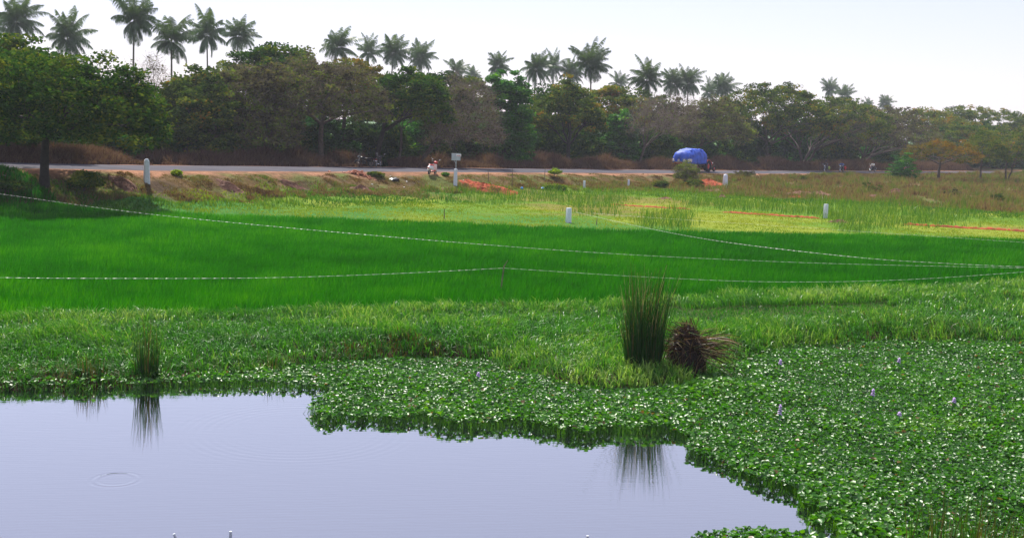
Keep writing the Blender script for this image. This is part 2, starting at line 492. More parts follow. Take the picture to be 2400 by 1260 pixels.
# ------------------------------------------------------------------ ground, road, water
def build_ground():
    ys = np.concatenate([np.arange(-60, 4, 4), np.arange(4, 15, 1.0), np.arange(15, 36, 0.22), np.arange(36, 66, 0.6), np.arange(66, 120, 0.5), np.arange(120, 215, 1.2), np.arange(215, 420, 8), [460, 540, 700, 1000, 1500]])
    xs = np.concatenate([[-1500, -900, -500, -300, -200, -140, -100, -80, -65], np.arange(-54, 52, 0.42), np.arange(52, 140, 1.3), np.arange(142, 240, 6), [270, 340, 460, 700, 1000, 1500]])
    X, Y = np.meshgrid(xs, ys)
    x = X.ravel(); y = Y.ravel()
    z = zg(x, y)
    V = np.stack([x, y, z], 1)
    px, py = project(V)
    nx, ny = len(xs), len(ys)
    i = np.arange(ny - 1)[:, None] * nx + np.arange(nx - 1)[None]
    quads = np.stack([i, i + 1, i + nx + 1, i + nx], -1).reshape(-1, 4)
    d, zr = road_d(x, y)
    n1 = fbm(x, y, 6); n2 = fbm(x, y, 1.6, 4); n3 = fbm(x, y * 2.5, 14, 8)
    def c(*a): return np.array(a)[None]
    col = np.repeat(c(0.05, 0.085, 0.016), len(x), 0)                     # bank
    def mixin(col, c2, m): return col * (1 - m[:, None]) + c2 * m[:, None]
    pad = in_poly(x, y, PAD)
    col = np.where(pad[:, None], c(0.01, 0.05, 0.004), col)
    fld = (y > 60) & ~pad & (d > 0)
    green = mixin(np.repeat(c(0.11, 0.21, 0.012), len(x), 0), c(0.2, 0.25, 0.018), sstep(0.42, 0.6, n1))
    green = mixin(green, c(0.17, 0.13, 0.03), sstep(0.56, 0.68, n3) * 0.7)
    green = mixin(green, c(0.045, 0.17, 0.02), sstep(0.52, 0.68, fbm(x, y, 18, 21)))
    col = np.where(fld[:, None], green, col)
    wv = np.interp(x, [-40, 0, 12, 33, 50, 70], [8.3, 10, 13.6, 34, 54, 72]) + (n1 - 0.5) * 5
    verge = sstep(wv + 1.2, wv - 1.2, d) * (d > -200) * (y > 40)
    vc = mixin(np.repeat(c(0.14, 0.085, 0.035), len(x), 0), c(0.10, 0.12, 0.025), sstep(0.42, 0.6, n2))
    vc = mixin(vc, c(0.07, 0.045, 0.028), sstep(0.6, 0.72, fbm(x, y, 2.4, 13)) * 0.8)
    col = mixin(col, vc, verge)
    sh = sstep(6.6, 5.4, np.abs(d) + (n2 - 0.5) * 1.6)
    col = mixin(col, mixin(np.repeat(c(0.32, 0.16, 0.09), len(x), 0), c(0.2, 0.10, 0.055), sstep(0.4, 0.65, n2)), sh)
    beh = sstep(-5, -8, d)
    bc = mixin(np.repeat(c(0.11, 0.065, 0.035), len(x), 0), c(0.05, 0.09, 0.02), sstep(0.45, 0.6, n1))
    bc = mixin(bc, c(0.1, 0.2, 0.05), sstep(-22, -40, d))
    col = mixin(col, bc, beh)
    sd = sdf_poly(x, y, WET)
    col = mixin(col, c(0.05, 0.03, 0.015), sstep(0.9, 0.2, sd) * (y < 60))
    me = np_mesh('ground', V, quads=quads, smooth=True)
    at = me.attributes.new('zone', 'FLOAT_COLOR', 'POINT')
    at.data.foreach_set('color', np.concatenate([col, np.ones((len(x), 1))], 1).astype(np.float32).ravel())
    m, nt, out = newmat('soil_and_turf')
    a = N(nt, 'ShaderNodeAttribute', attribute_name='zone')
    tc = N(nt, 'ShaderNodeTexCoord')
    n = N(nt, 'ShaderNodeTexNoise'); n.inputs['Scale'].default_value = 3.2; n.inputs['Detail'].default_value = 9; n.inputs['Roughness'].default_value = 0.72
    nt.links.new(tc.outputs['Object'], n.inputs['Vector'])
    mr = N(nt, 'ShaderNodeMapRange'); mr.inputs[1].default_value = 0.3; mr.inputs[2].default_value = 0.7; mr.inputs[3].default_value = 0.5; mr.inputs[4].default_value = 1.45
    nt.links.new(n.outputs[0], mr.inputs[0])
    mu = N(nt, 'ShaderNodeVectorMath', operation='SCALE'); nt.links.new(a.outputs['Color'], mu.inputs[0]); nt.links.new(mr.outputs[0], mu.inputs['Scale'])
    p = N(nt, 'ShaderNodeBsdfPrincipled'); nt.links.new(mu.outputs[0], p.inputs['Base Color']); p.inputs['Roughness'].default_value = 0.95; p.inputs['Specular IOR Level'].default_value = 0.1
    b = N(nt, 'ShaderNodeBump'); b.inputs['Strength'].default_value = 0.9; b.inputs['Distance'].default_value = 0.12
    nt.links.new(n.outputs[0], b.inputs['Height']); nt.links.new(b.outputs[0], p.inputs['Normal'])
    nt.links.new(p.outputs[0], out.inputs[0])
    me.materials.append(m)
    o = link('ground', me)
    tag(o, 'flat farmland of soil and turf between the pond and the trees', 'ground', kind='structure')
build_ground()

def build_road():
    vs = []; fs = []
    K = 7
    t = np.linspace(0, len(RX) - 1, 400)
    x = np.interp(t, np.arange(len(RX)), RX); y = np.interp(t, np.arange(len(RX)), RY); z = np.interp(t, np.arange(len(RX)), RZ)
    tx = np.gradient(x); ty = np.gradient(y); l = np.hypot(tx, ty); nx = ty / l; ny = -tx / l
    for i in range(len(t)):
        for k in range(K):
            o = (k / (K - 1) - 0.5) * 7.0
            e = 0.16 * (vnoise(x[i], y[i], 0.9, k) - 0.5) if k in (0, K - 1) else 0
            dz = -0.0045 * o * o - (0.06 if k in (0, K - 1) else 0)
            vs.append((x[i] + nx[i] * (o + e), y[i] + ny[i] * (o + e), z[i] + 0.05 + dz))
    for i in range(len(t) - 1):
        for k in range(K - 1):
            a = i * K + k
            fs.append((a, a + 1, a + K + 1, a + K))
    m, nt, out = newmat('worn_asphalt')
    tc = N(nt, 'ShaderNodeTexCoord')
    mp = N(nt, 'ShaderNodeMapping'); mp.inputs['Rotation'].default_value = (0, 0, R(-52)); mp.inputs['Scale'].default_value = (0.12, 1.0, 1)
    nt.links.new(tc.outputs['Object'], mp.inputs[0])
    n = N(nt, 'ShaderNodeTexNoise'); n.inputs['Scale'].default_value = 0.8; n.inputs['Detail'].default_value = 7
    nt.links.new(mp.outputs[0], n.inputs[0])
    c = ramp(nt, n.outputs[0], [(0.3, (0.062, 0.058, 0.068)), (0.55, (0.088, 0.085, 0.1)), (0.75, (0.13, 0.12, 0.125))])
    p = N(nt, 'ShaderNodeBsdfPrincipled'); nt.links.new(c, p.inputs['Base Color']); p.inputs['Roughness'].default_value = 0.95; p.inputs['Specular IOR Level'].default_value = 0.08
    n2 = N(nt, 'ShaderNodeTexNoise'); n2.inputs['Scale'].default_value = 30
    b = N(nt, 'ShaderNodeBump'); b.inputs['Strength'].default_value = 0.2; b.inputs['Distance'].default_value = 0.02
    nt.links.new(n2.outputs[0], b.inputs['Height']); nt.links.new(b.outputs[0], p.inputs['Normal'])
    nt.links.new(p.outputs[0], out.inputs[0])
    me = bpy.data.meshes.new('road'); me.from_pydata(vs, [], fs); me.materials.append(m); me.update()
    me.polygons.foreach_set('use_smooth', np.ones(len(me.polygons), bool))
    tag(link('road', me), 'narrow grey asphalt road running in front of the trees', 'road', kind='structure')
build_road()

def build_water():
    ripA = at_z(272, 1123, 0); ripB = at_z(700, 1010, 0)
    m, nt, out = newmat('still_pond_water')
    tc = N(nt, 'ShaderNodeTexCoord')
    def rings(c, k, r0, wd, amp):
        sub = N(nt, 'ShaderNodeVectorMath', operation='SUBTRACT'); nt.links.new(tc.outputs['Object'], sub.inputs[0]); sub.inputs[1].default_value = (c[0], c[1], 0)
        ln = N(nt, 'ShaderNodeVectorMath', operation='LENGTH'); nt.links.new(sub.outputs[0], ln.inputs[0])
        a = N(nt, 'ShaderNodeMath', operation='MULTIPLY'); nt.links.new(ln.outputs['Value'], a.inputs[0]); a.inputs[1].default_value = k
        s = N(nt, 'ShaderNodeMath', operation='SINE'); nt.links.new(a.outputs[0], s.inputs[0])
        q = N(nt, 'ShaderNodeMath', operation='SUBTRACT'); nt.links.new(ln.outputs['Value'], q.inputs[0]); q.inputs[1].default_value = r0
        q2 = N(nt, 'ShaderNodeMath', operation='ABSOLUTE'); nt.links.new(q.outputs[0], q2.inputs[0])
        f = N(nt, 'ShaderNodeMapRange'); nt.links.new(q2.outputs[0], f.inputs[0]); f.inputs[1].default_value = 0; f.inputs[2].default_value = wd; f.inputs[3].default_value = amp; f.inputs[4].default_value = 0
        o = N(nt, 'ShaderNodeMath', operation='MULTIPLY'); nt.links.new(s.outputs[0], o.inputs[0]); nt.links.new(f.outputs[0], o.inputs[1])
        return o.outputs[0]
    h1 = rings(ripA, 42, 0.36, 0.16, 0.0038)
    h2 = rings(ripB, 34, 1.9, 0.8, 0.0011)
    mp = N(nt, 'ShaderNodeMapping'); mp.inputs['Scale'].default_value = (0.8, 2.6, 1); mp.inputs['Rotation'].default_value = (0, 0, R(8))
    nt.links.new(tc.outputs['Object'], mp.inputs[0])
    n = N(nt, 'ShaderNodeTexNoise'); n.inputs['Scale'].default_value = 2.4; n.inputs['Detail'].default_value = 3
    nt.links.new(mp.outputs[0], n.inputs[0])
    h3 = N(nt, 'ShaderNodeMath', operation='MULTIPLY'); nt.links.new(n.outputs[0], h3.inputs[0]); h3.inputs[1].default_value = 0.0035
    wv = N(nt, 'ShaderNodeTexWave'); wv.bands_direction = 'Y'; wv.inputs['Scale'].default_value = 2.6; wv.inputs['Distortion'].default_value = 2.5; wv.inputs['Detail'].default_value = 2; wv.inputs['Detail Scale'].default_value = 0.6
    mp2 = N(nt, 'ShaderNodeMapping'); mp2.inputs['Rotation'].default_value = (0, 0, R(-9)); nt.links.new(tc.outputs['Object'], mp2.inputs[0]); nt.links.new(mp2.outputs[0], wv.inputs[0])
    h4 = N(nt, 'ShaderNodeMath', operation='MULTIPLY'); nt.links.new(wv.outputs[1], h4.inputs[0]); h4.inputs[1].default_value = 0.0006
    tot = None
    for h in (h1, h2, h3.outputs[0], h4.outputs[0]):
        if tot is None: tot = h; continue
        a = N(nt, 'ShaderNodeMath', operation='ADD'); nt.links.new(tot, a.inputs[0]); nt.links.new(h, a.inputs[1]); tot = a.outputs[0]
    b = N(nt, 'ShaderNodeBump'); b.inputs['Strength'].default_value = 0.5; b.inputs['Distance'].default_value = 1.0
    nt.links.new(tot, b.inputs['Height'])
    d = N(nt, 'ShaderNodeBsdfDiffuse'); d.inputs[0].default_value = (0.006, 0.008, 0.010, 1)
    g = N(nt, 'ShaderNodeBsdfGlossy'); g.inputs['Roughness'].default_value = 0.012; g.inputs[0].default_value = (0.97, 0.965, 0.95, 1)
    nt.links.new(b.outputs[0], g.inputs['Normal'])
    fr = N(nt, 'ShaderNodeFresnel'); fr.inputs[0].default_value = 1.33; nt.links.new(b.outputs[0], fr.inputs['Normal'])
    mr = N(nt, 'ShaderNodeMapRange'); nt.links.new(fr.outputs[0], mr.inputs[0]); mr.inputs[1].default_value = 0.02; mr.inputs[2].default_value = 0.5; mr.inputs[3].default_value = WATER_LO; mr.inputs[4].default_value = 0.96
    s = N(nt, 'ShaderNodeMixShader'); nt.links.new(mr.outputs[0], s.inputs[0]); nt.links.new(d.outputs[0], s.inputs[1]); nt.links.new(g.outputs[0], s.inputs[2])
    nt.links.new(s.outputs[0], out.inputs[0])
    pts = [at_z(-600, 880, 0), at_z(2900, 815, 0)]
    V = [(-40, 2, 0), (40, 2, 0), (40, 41, 0), (-40, 41, 0)]
    me = bpy.data.meshes.new('water'); me.from_pydata(V, [], [(0, 1, 2, 3)]); me.materials.append(m); me.update()
    tag(link('water', me), 'still pond reflecting the pale sky with faint ripples', 'pond', kind='structure')
build_water()

# ------------------------------------------------------------------ grass, rice and floating plants (uncountable: one object each)
rs = np.random.RandomState(11)
def frustum_pts(n, y0, y1, spread=0.47, pad=2.0):
    Y = rs.uniform(y0, y1, n)
    X = rs.uniform(-1, 1, n) * (spread * Y + pad)
    return X, Y

def blades(P, h, wd, lean, tint, droop=0.15, mid=0.55, tipt=0.12):
    n = len(P)
    a = rs.uniform(0, 2 * np.pi, n)
    ux, uy = np.cos(a) * wd * 0.5, np.sin(a) * wd * 0.5
    b0 = P + np.stack([-ux, -uy, np.zeros(n)], 1); b1 = P + np.stack([ux, uy, np.zeros(n)], 1)
    mc = P + np.stack([lean[:, 0] * 0.32, lean[:, 1] * 0.32, h * mid], 1)
    m0 = mc + np.stack([-ux * 0.85, -uy * 0.85, np.zeros(n)], 1); m1 = mc + np.stack([ux * 0.85, uy * 0.85, np.zeros(n)], 1)
    tp = P + np.stack([lean[:, 0], lean[:, 1], h * (1 - droop * np.clip(np.hypot(lean[:, 0], lean[:, 1]) / np.maximum(h, 0.01), 0, 2))], 1)
    V = np.stack([b0, b1, m0, m1, tp], 1).reshape(-1, 3)
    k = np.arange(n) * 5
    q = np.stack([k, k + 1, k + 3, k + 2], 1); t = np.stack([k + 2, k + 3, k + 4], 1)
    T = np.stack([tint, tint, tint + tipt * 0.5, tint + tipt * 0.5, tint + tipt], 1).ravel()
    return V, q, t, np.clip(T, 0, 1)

def stuff(name, data, mat, label, cat):
    Vs, Qs, Ts, Cs = [], [], [], []
    n = 0
    for V, q, t, c in data:
        Vs.append(V); Qs.append(q + n); Ts.append(t + n); Cs.append(c); n += len(V)
    me = np_mesh(name, np.concatenate(Vs), np.concatenate(Qs), np.concatenate(Ts), np.concatenate(Cs), mat)
    return tag(link(name, me), label, cat, kind='stuff')

def build_rice():
    X, Y = frustum_pts(520000, 26, 78, 0.5, 3)
    k = in_poly(X, Y, PAD); X, Y = X[k], Y[k]
    d, _ = road_d(X, Y)
    sd = -sdf_poly(X, Y, PAD)
    n = len(X)
    Z = zg(X, Y) - 0.02
    clump = fbm(X, Y, 1.3, 2); big = fbm(X, Y * 1.6, 7, 6)
    h = (0.28 + 0.20 * clump + 0.10 * big) * rs.uniform(0.75, 1.15, n) * np.clip(0.6 + sd * 0.8, 0.6, 1)
    wd = 0.010 + 0.00034 * Y
    lean = rs.normal(0, 0.07, (n, 2)) + np.array([0.05, -0.02])
    tint = np.clip(0.36 + 0.55 * (clump - 0.5) + 0.6 * (big - 0.5) + rs.normal(0, 0.12, n), 0, 1)
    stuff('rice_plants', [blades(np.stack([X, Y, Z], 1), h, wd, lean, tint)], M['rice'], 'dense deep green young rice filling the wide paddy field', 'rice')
build_rice()

YELPX = [(1160, 838), (1230, 812), (1400, 800), (1480, 830), (1620, 880), (1640, 905), (1590, 912), (1400, 902), (1300, 892), (1190, 862)]
DARKPX = [(1560, 722), (1800, 720), (2080, 712), (2120, 730), (1900, 755), (1640, 765), (1560, 760)]
BUNDPX = [(1570, 700), (1700, 690), (1900, 683), (2070, 680), (2090, 672), (2400, 660), (2600, 655), (2600, 700), (2100, 712), (1800, 722), (1600, 728)]
def build_bank():
    out = []
    X, Y = frustum_pts(260000, 23, 50, 0.5, 3)
    px, py = project(np.stack([X, Y, np.full(len(X), 0.3)], 1))
    sd = sdf_poly(X, Y, WET); sp = sdf_poly(X, Y, PAD)
    k = (sd > -0.15) & (sp > -0.25) & (py > 600)
    X, Y, px, py, sd, sp = [a[k] for a in (X, Y, px, py, sd, sp)]
    n = len(X)
    yel = in_poly(px, py, YELPX); dark = in_poly(px, py, DARKPX); bund = in_poly(px, py, BUNDPX) | (sp < 0.8)
    c1 = fbm(X, Y, 0.9, 3); c2 = fbm(X, Y, 3.2, 17)
    h = 0.08 + 0.42 * np.clip(c1 - 0.2, 0, 1) * (0.4 + c2 * 1.2)
    ridge = np.exp(-((py - (800 - (px - 600) * 0.012)) / 28.0) ** 2) * (px < 2300)
    h = h * (1 + 0.7 * ridge)
    h = np.where(dark, 0.10 + 0.08 * c1, h); h = np.where(bund, 0.14 + 0.4 * c1, h); h = np.where(yel, 0.16 + 0.22 * c1, h)
    h *= rs.uniform(0.6, 1.25, n)
    wd = 0.011 + 0.00032 * Y
    ang = fbm(X, Y, 2.0, 30) * 9 + rs.normal(0, 0.8, n)
    ln = h * rs.uniform(0.25, 1.05, n)
    lean = np.stack([np.cos(ang) * ln, np.sin(ang) * ln], 1)
    tint = 0.54 + 0.5 * (c2 - 0.5) + 0.4 * (c1 - 0.5) + rs.normal(0, 0.13, n)
    tint = np.where(yel, tint + 0.17, tint); tint = np.where(dark, tint - 0.12, tint); tint = np.where(bund, tint + 0.12, tint)
    edge = (sd < 1.0) & (px < 1050) & (fbm(X, Y, 2.5, 40) > 0.42)
    tint = np.where(edge, np.where(rs.rand(n) < 0.65, rs.uniform(0.0, 0.16, n), tint), np.maximum(tint, 0.26))
    br = (rs.rand(n) < np.where((px > 1950) & (py > 730), 0.16, 0.025)); tint = np.where(br, rs.uniform(0.03, 0.2, n), tint)
    Z = zg(X, Y) - 0.02 + 0.10 * ridge + np.where(bund, 0.12 * c1, 0)
    out.append(blades(np.stack([X, Y, Z], 1), h, wd, lean, np.clip(tint, 0, 1), droop=0.35, tipt=0.16))
    # coarse drooping tussocks
    m = 9000
    i = rs.choice(n, m, p=None); i = i[~dark[i]]
    m = len(i)
    cx, cy = X[i], Y[i]
    for r_ in range(6):
        a = rs.uniform(0, 6.28, m); l = rs.uniform(0.1, 0.34, m)
        hh = rs.uniform(0.22, 0.5, m) * (0.5 + c2[i])
        out.append(blades(np.stack([cx + rs.normal(0, .05, m), cy + rs.normal(0, .05, m), Z[i]], 1), hh, wd[i] * 1.25, np.stack([np.cos(a) * l, np.sin(a) * l], 1), np.clip(tint[i] + 0.08 + rs.normal(0, .08, m), 0.27, 1), droop=0.6, tipt=0.2))
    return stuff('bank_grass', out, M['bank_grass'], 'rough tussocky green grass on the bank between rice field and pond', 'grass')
build_bank()

def leafset(P, nrm, size, asp, tint, cup=0.24):
    """rounded cupped leaves: a 7-point outline fanned from the base"""
    n = len(P)
    a = rs.uniform(0, 2 * np.pi, n)
    ref = np.stack([np.cos(a), np.sin(a), np.zeros(n)], 1)
    u = np.cross(nrm, ref); u /= np.linalg.norm(u, axis=1, keepdims=True) + 1e-9
    v = np.cross(nrm, u)
    prof = [(0.0, -0.5, 0.0), (0.38, -0.28, 1), (0.48, 0.1, 1), (0.28, 0.4, 0.6), (0.0, 0.52, 0.2), (-0.28, 0.4, 0.6), (-0.48, 0.1, 1), (-0.38, -0.28, 1)]
    L = []
    for (x, y, c) in prof:
        L.append(P + u * (x * size * asp)[:, None] + v * (y * size)[:, None] + nrm * (c * cup * size)[:, None])
    L.append(P + v * (0.02 * size)[:, None] - nrm * (0.02 * size)[:, None])
    V = np.stack(L, 1).reshape(-1, 3)
    k = np.arange(n) * 9
    t = np.concatenate([np.stack([k + 8, k + i, k + (i + 1) % 8], 1) for i in range(8)], 0)
    return V, t, np.repeat(tint, 9)

def build_hyacinth():
    n0 = 310000
    X, Y = frustum_pts(n0, 13.5, 35, 0.6, 4.5)
    px, py = project(np.stack([X, Y, np.full(n0, 0.1)], 1))
    inw = in_poly(X, Y, WET)
    wob = (fbm(X, Y, 0.7, 2) - 0.5) * 26
    opn = in_poly(px + wob, py + wob * 0.45, OPENPX) & ~in_poly(px, py, ISLPX) & ~in_poly(px + wob * .3, py, ISL2PX)
    holes = (np.hypot((px - 2091), (py - 1084) * 1.4) < 9) | (np.hypot((px - 1940) / 1.5, (py - 1108) * 1.4) < 8) | (np.hypot((px - 2076) / 1.8, (py - 1148) * 1.6) < 6)
    yelk = in_poly(px, py, YELPX) & (rs.rand(n0) < 0.9)
    thin = (px < 700) & (rs.rand(n0) < 0.35)
    wet = in_poly(X, Y, WET) | ((sdf_poly(X, Y, WET) < 0.35) & (rs.rand(n0) < 0.5))
    k = wet & ~opn & ~holes & ~yelk & ~thin
    X, Y, px, py = X[k], Y[k], px[k], py[k]
    n = len(X)
    big = fbm(X, Y, 3.0, 12); cl = fbm(X, Y, 0.8, 5)
    zt = 0.05 + 0.30 * np.clip(big * 1.1 - 0.15 + 0.5 * (cl - 0.5), 0.02, 1) * rs.uniform(0.4, 1.1, n)
    near = sstep(20, 15, Y)
    zt = zt * (1 - 0.35 * near)
    size = rs.uniform(0.045, 0.105, n) * (0.8 + 0.5 * big)
    tilt = np.abs(rs.normal(0.0, 0.62, n)) + 0.08
    az = rs.uniform(0, 2 * np.pi, n)
    nrm = np.stack([np.sin(tilt) * np.cos(az), np.sin(tilt) * np.sin(az), np.cos(tilt)], 1)
    tint = np.clip(0.42 + rs.normal(0, 0.2, n) + 0.5 * (big - 0.5), 0, 0.9)
    dead = rs.rand(n) < 0.012
    tint = np.where(dead, 1.0, tint)
    ylw = in_poly(px, py, [(2060, 1000), (2160, 985), (2290, 985), (2300, 1010), (2180, 1022)]); tint = np.where(ylw & ~dead, np.clip(tint + 0.3, 0, 0.92), tint)
    P = np.stack([X, Y, zt], 1)
    V, t, c = leafset(P, nrm, size, rs.uniform(0.8, 1.1, n), tint)
    # stalks
    m = n
    off = rs.normal(0, 0.05, (m, 2))
    base = np.stack([X + off[:, 0], Y + off[:, 1], np.full(m, -0.03)], 1)
    wv = np.stack([np.full(m, 0.007), np.zeros(m), np.zeros(m)], 1)
    S = np.stack([base - wv, base + wv, P - nrm * (0.02 * size)[:, None]], 1).reshape(-1, 3)
    st = np.arange(m * 3).reshape(-1, 3) + len(V)
    me = np_mesh('water_hyacinth', np.concatenate([V, S]), None, np.concatenate([t, st]), np.concatenate([c, np.repeat(np.clip(tint + .2, 0, .85), 3)]), M['hyacinth'], smooth=True)
    tag(link('water_hyacinth', me), 'glossy green carpet of water hyacinth leaves floating over the pond', 'water hyacinth', kind='stuff')
build_hyacinth()

TALLPX = [[(1540, 500), (1600, 476), (1650, 468), (1900, 472), (2040, 478), (2040, 500), (1850, 500), (1640, 492)], [(1340, 498), (1350, 472), (1440, 470), (1450, 500)],
          [(1490, 530), (1500, 506), (1580, 490), (1640, 488), (1625, 512), (1600, 532)], [(1900, 515), (1905, 480), (2060, 470), (2150, 476), (2220, 490), (2280, 500), (2290, 520), (2160, 535), (1990, 535)],
          [(960, 462), (1000, 448), (1200, 452), (1400, 462), (1450, 478), (1280, 476), (1060, 470)], [(1290, 455), (1420, 446), (1640, 450), (1660, 462), (1430, 462)]]
def build_field():
    X, Y = frustum_pts(430000, 60, 150, 0.5, 3)
    d, zr = road_d(X, Y)
    wv = np.interp(X, [-40, 0, 12, 33, 50, 70], [8.3, 10, 13.6, 34, 54, 72]) + (fbm(X, Y, 6) - 0.5) * 5
    k = ~in_poly(X, Y, PAD) & (d > wv - 1.5)
    X, Y, d = X[k], Y[k], d[k]
    n = len(X)
    Z = zg(X, Y) - 0.02
    px, py = project(np.stack([X, Y, Z + 0.05], 1))
    tall = np.zeros(n, bool)
    for p in TALLPX:
        sdp = sdf_poly(px, py * 2.6, [(a_, b_ * 2.6) for a_, b_ in p])
        tall |= (sdp + (fbm(X, Y, 3.2, 3) - 0.5) * 120 + rs.normal(0, 9, n)) < -4
    tall &= fbm(X, Y, 1.4, 23) > 0.38
    c1 = fbm(X, Y, 1.5, 8); c2 = fbm(X, Y, 9, 14); st = fbm(X, Y * 2.5, 14, 8)
    lush = np.exp(-((d - wv[k] - 2.5) / 4.0) ** 2)
    h = 0.04 + 0.16 * np.clip(c1 - 0.3, 0, 1) + 0.35 * lush * np.clip(c1 - .1, 0, 1)
    h = np.where(tall, rs.uniform(0.2, 0.85, n) * (0.5 + c1), h) * rs.uniform(0.7, 1.2, n)
    tint = np.clip(0.68 + 0.9 * (c2 - 0.5) + rs.normal(0, 0.13, n) - 0.5 * lush, 0, 1)
    tint = np.where(tall, np.clip(rs.normal(0.3, 0.16, n), 0, 1), tint)
    keep = np.where(tall, rs.rand(n) < 0.5, rs.rand(n) < 0.8)
    dryb = (st > 0.6) & ~tall & (rs.rand(n) < 0.6)
    keep &= ~dryb
    X, Y, Z, h, tint, tall = [a[keep] for a in (X, Y, Z, h, tint, tall)]
    n = len(X)
    lean = rs.normal(0, 1, (n, 2)) * (h * 0.28)[:, None]
    wd = np.where(tall, 0.028, 0.02 + 0.00042 * Y)
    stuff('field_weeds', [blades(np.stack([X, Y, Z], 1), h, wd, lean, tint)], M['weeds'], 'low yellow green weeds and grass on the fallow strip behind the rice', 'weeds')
build_field()

def build_verge():
    def along(n, d0, d1):
        t = rs.uniform(18, 100, n) if n else 0
        ii = np.arange(len(RX)); x = np.interp(t, ii, RX); y = np.interp(t, ii, RY)
        tx = np.interp(t, ii, np.gradient(RX)); ty = np.interp(t, ii, np.gradient(RY)); l = np.hypot(tx, ty)
        dd = rs.uniform(d0, d1, n)
        X = x + ty / l * dd; Y = y - tx / l * dd
        px, _ = project(np.stack([X, Y, 0 * X], 1))
        k = (px > -250) & (px < 2700) & (Y > 40)
        return X[k], Y[k]
    a1 = along(420000, 5.0, 12.0); a2 = along(650000, 9.0, 70.0)
    X = np.concatenate([a1[0], a2[0]]); Y = np.concatenate([a1[1], a2[1]])
    d, zr = road_d(X, Y)
    wv = np.interp(X, [-40, 0, 12, 33, 50, 70], [8.3, 10, 13.6, 34, 54, 72]) + (fbm(X, Y, 6) - 0.5) * 5
    dens = fbm(X, Y, 2.5, 33)
    lo = np.interp(X, [-40, 10, 40], [6.0, 5.9, 5.4])
    k = (d > lo + (fbm(X, Y, 1.6, 4) - .5) * 1.6) & (d < wv + 1.0) & (dens > 0.36) & ~in_poly(X, Y, PAD)
    X, Y, d = X[k], Y[k], d[k]
    n = len(X)
    Z = zg(X, Y) - 0.02
    c1 = fbm(X, Y, 3.5, 50); c2 = fbm(X, Y, 1.2, 51)
    right = sstep(2, 30, X)
    h = (0.08 + 0.22 * c2) * (1 - right) + right * (0.15 + 0.7 * np.clip(c1 - 0.2, 0, 1))
    tuft = sstep(0.5, 0.7, fbm(X, Y, 0.9, 77))
    h *= rs.uniform(0.5, 1.3, n) * (0.3 + 0.7 * sstep(5, 12, d)) * (0.6 + 1.3 * tuft)
    lean = rs.normal(0, 1, (n, 2)) * (h * 0.3)[:, None]
    tint = np.clip(0.46 + 0.9 * (c1 - 0.5) + rs.normal(0, 0.2, n) + 0.3 * sstep(8, 14, d) * sstep(0.45, 0.65, c2) + 0.35 * tuft * (fbm(X, Y, 2.0, 91) - 0.45) * 4, 0, 1)
    keep = rs.rand(n) < (0.6 + 0.4 * right)
    stuff('verge_grass', [blades(np.stack([X, Y, Z], 1)[keep], h[keep], (0.024 + 0.00028 * Y)[keep], lean[keep], tint[keep])], M['dry_grass'], 'dry brown and olive grass on the road verge', 'dry grass')
    # brown scrub on the far side
    X, Y = along(230000, -11, -5.2)
    d, zr = road_d(X, Y)
    dens = fbm(X, Y, 4, 60)
    k = (d < -5.3) & (d > -10.5) & (dens > 0.32)
    X, Y, d, dens = X[k], Y[k], d[k], dens[k]
    n = len(X)
    h = (0.6 + 2.9 * np.clip(dens - 0.28, 0, 1)) * sstep(-4.8, -7.0, d) * rs.uniform(0.4, 1.2, n) + 0.15
    lean = rs.normal(0, 1, (n, 2)) * (h * 0.3)[:, None]
    tint = np.clip(rs.normal(0.45, 0.25, n), 0, 1)
    stuff('roadside_undergrowth', [blades(np.stack([X, Y, zg(X, Y) - 0.03], 1), h, np.full(n, 0.06), lean, tint)], M['dry_shrub'], 'purple brown dry scrub along the far edge of the road', 'scrub')
build_verge()

# ------------------------------------------------------------------ trees
def kmeans(P, k, rg, it=5):
    c = P[rg.choice(len(P), k, replace=False)].copy()
    for _ in range(it):
        a = np.argmin(((P[:, None] - c[None]) ** 2).sum(-1), 1)
        for j in range(k):
            if (a == j).any(): c[j] = P[a == j].mean(0)
    return a

def limb_tube(out, p0, p1, r0, r1, rg, bend=0.12, n=5, up=0.0):
    L = np.linalg.norm(p1 - p0)
    mid = (p0 + p1) / 2 + rg.normal(0, bend * L, 3) * np.array([1, 1, 0.4]) + np.array([0, 0, up * L])
    ts = np.array([0, 0.35, 0.7, 1.0])[:, None]
    C = (1 - ts) ** 2 * p0 + 2 * ts * (1 - ts) * mid + ts ** 2 * p1
    rad = r0 + (r1 - r0) * ts[:, 0]
    out.append((C, rad, n))

def tubes_mesh(name, segs, mat):
    Vs, Q = [], []
    n0 = 0
    for C, rad, n in segs:
        T = np.gradient(C, axis=0); T /= np.linalg.norm(T, axis=1, keepdims=True) + 1e-9
        A = np.cross(T, np.array([0.21, 0.13, 0.97])); A /= np.linalg.norm(A, axis=1, keepdims=True) + 1e-6
        B = np.cross(T, A)
        q = np.arange(n) * 2 * np.pi / n
        ring = C[:, None] + (A[:, None] * np.cos(q)[None, :, None] + B[:, None] * np.sin(q)[None, :, None]) * rad[:, None, None]
        Vs.append(ring.reshape(-1, 3))
        for i in range(len(C) - 1):
            k = np.arange(n)
            Q.append(np.stack([n0 + i * n + k, n0 + i * n + (k + 1) % n, n0 + (i + 1) * n + (k + 1) % n, n0 + (i + 1) * n + k], 1))
        n0 += len(C) * n
    return np_mesh(name, np.concatenate(Vs), np.concatenate(Q), smooth=True, mat=mat)

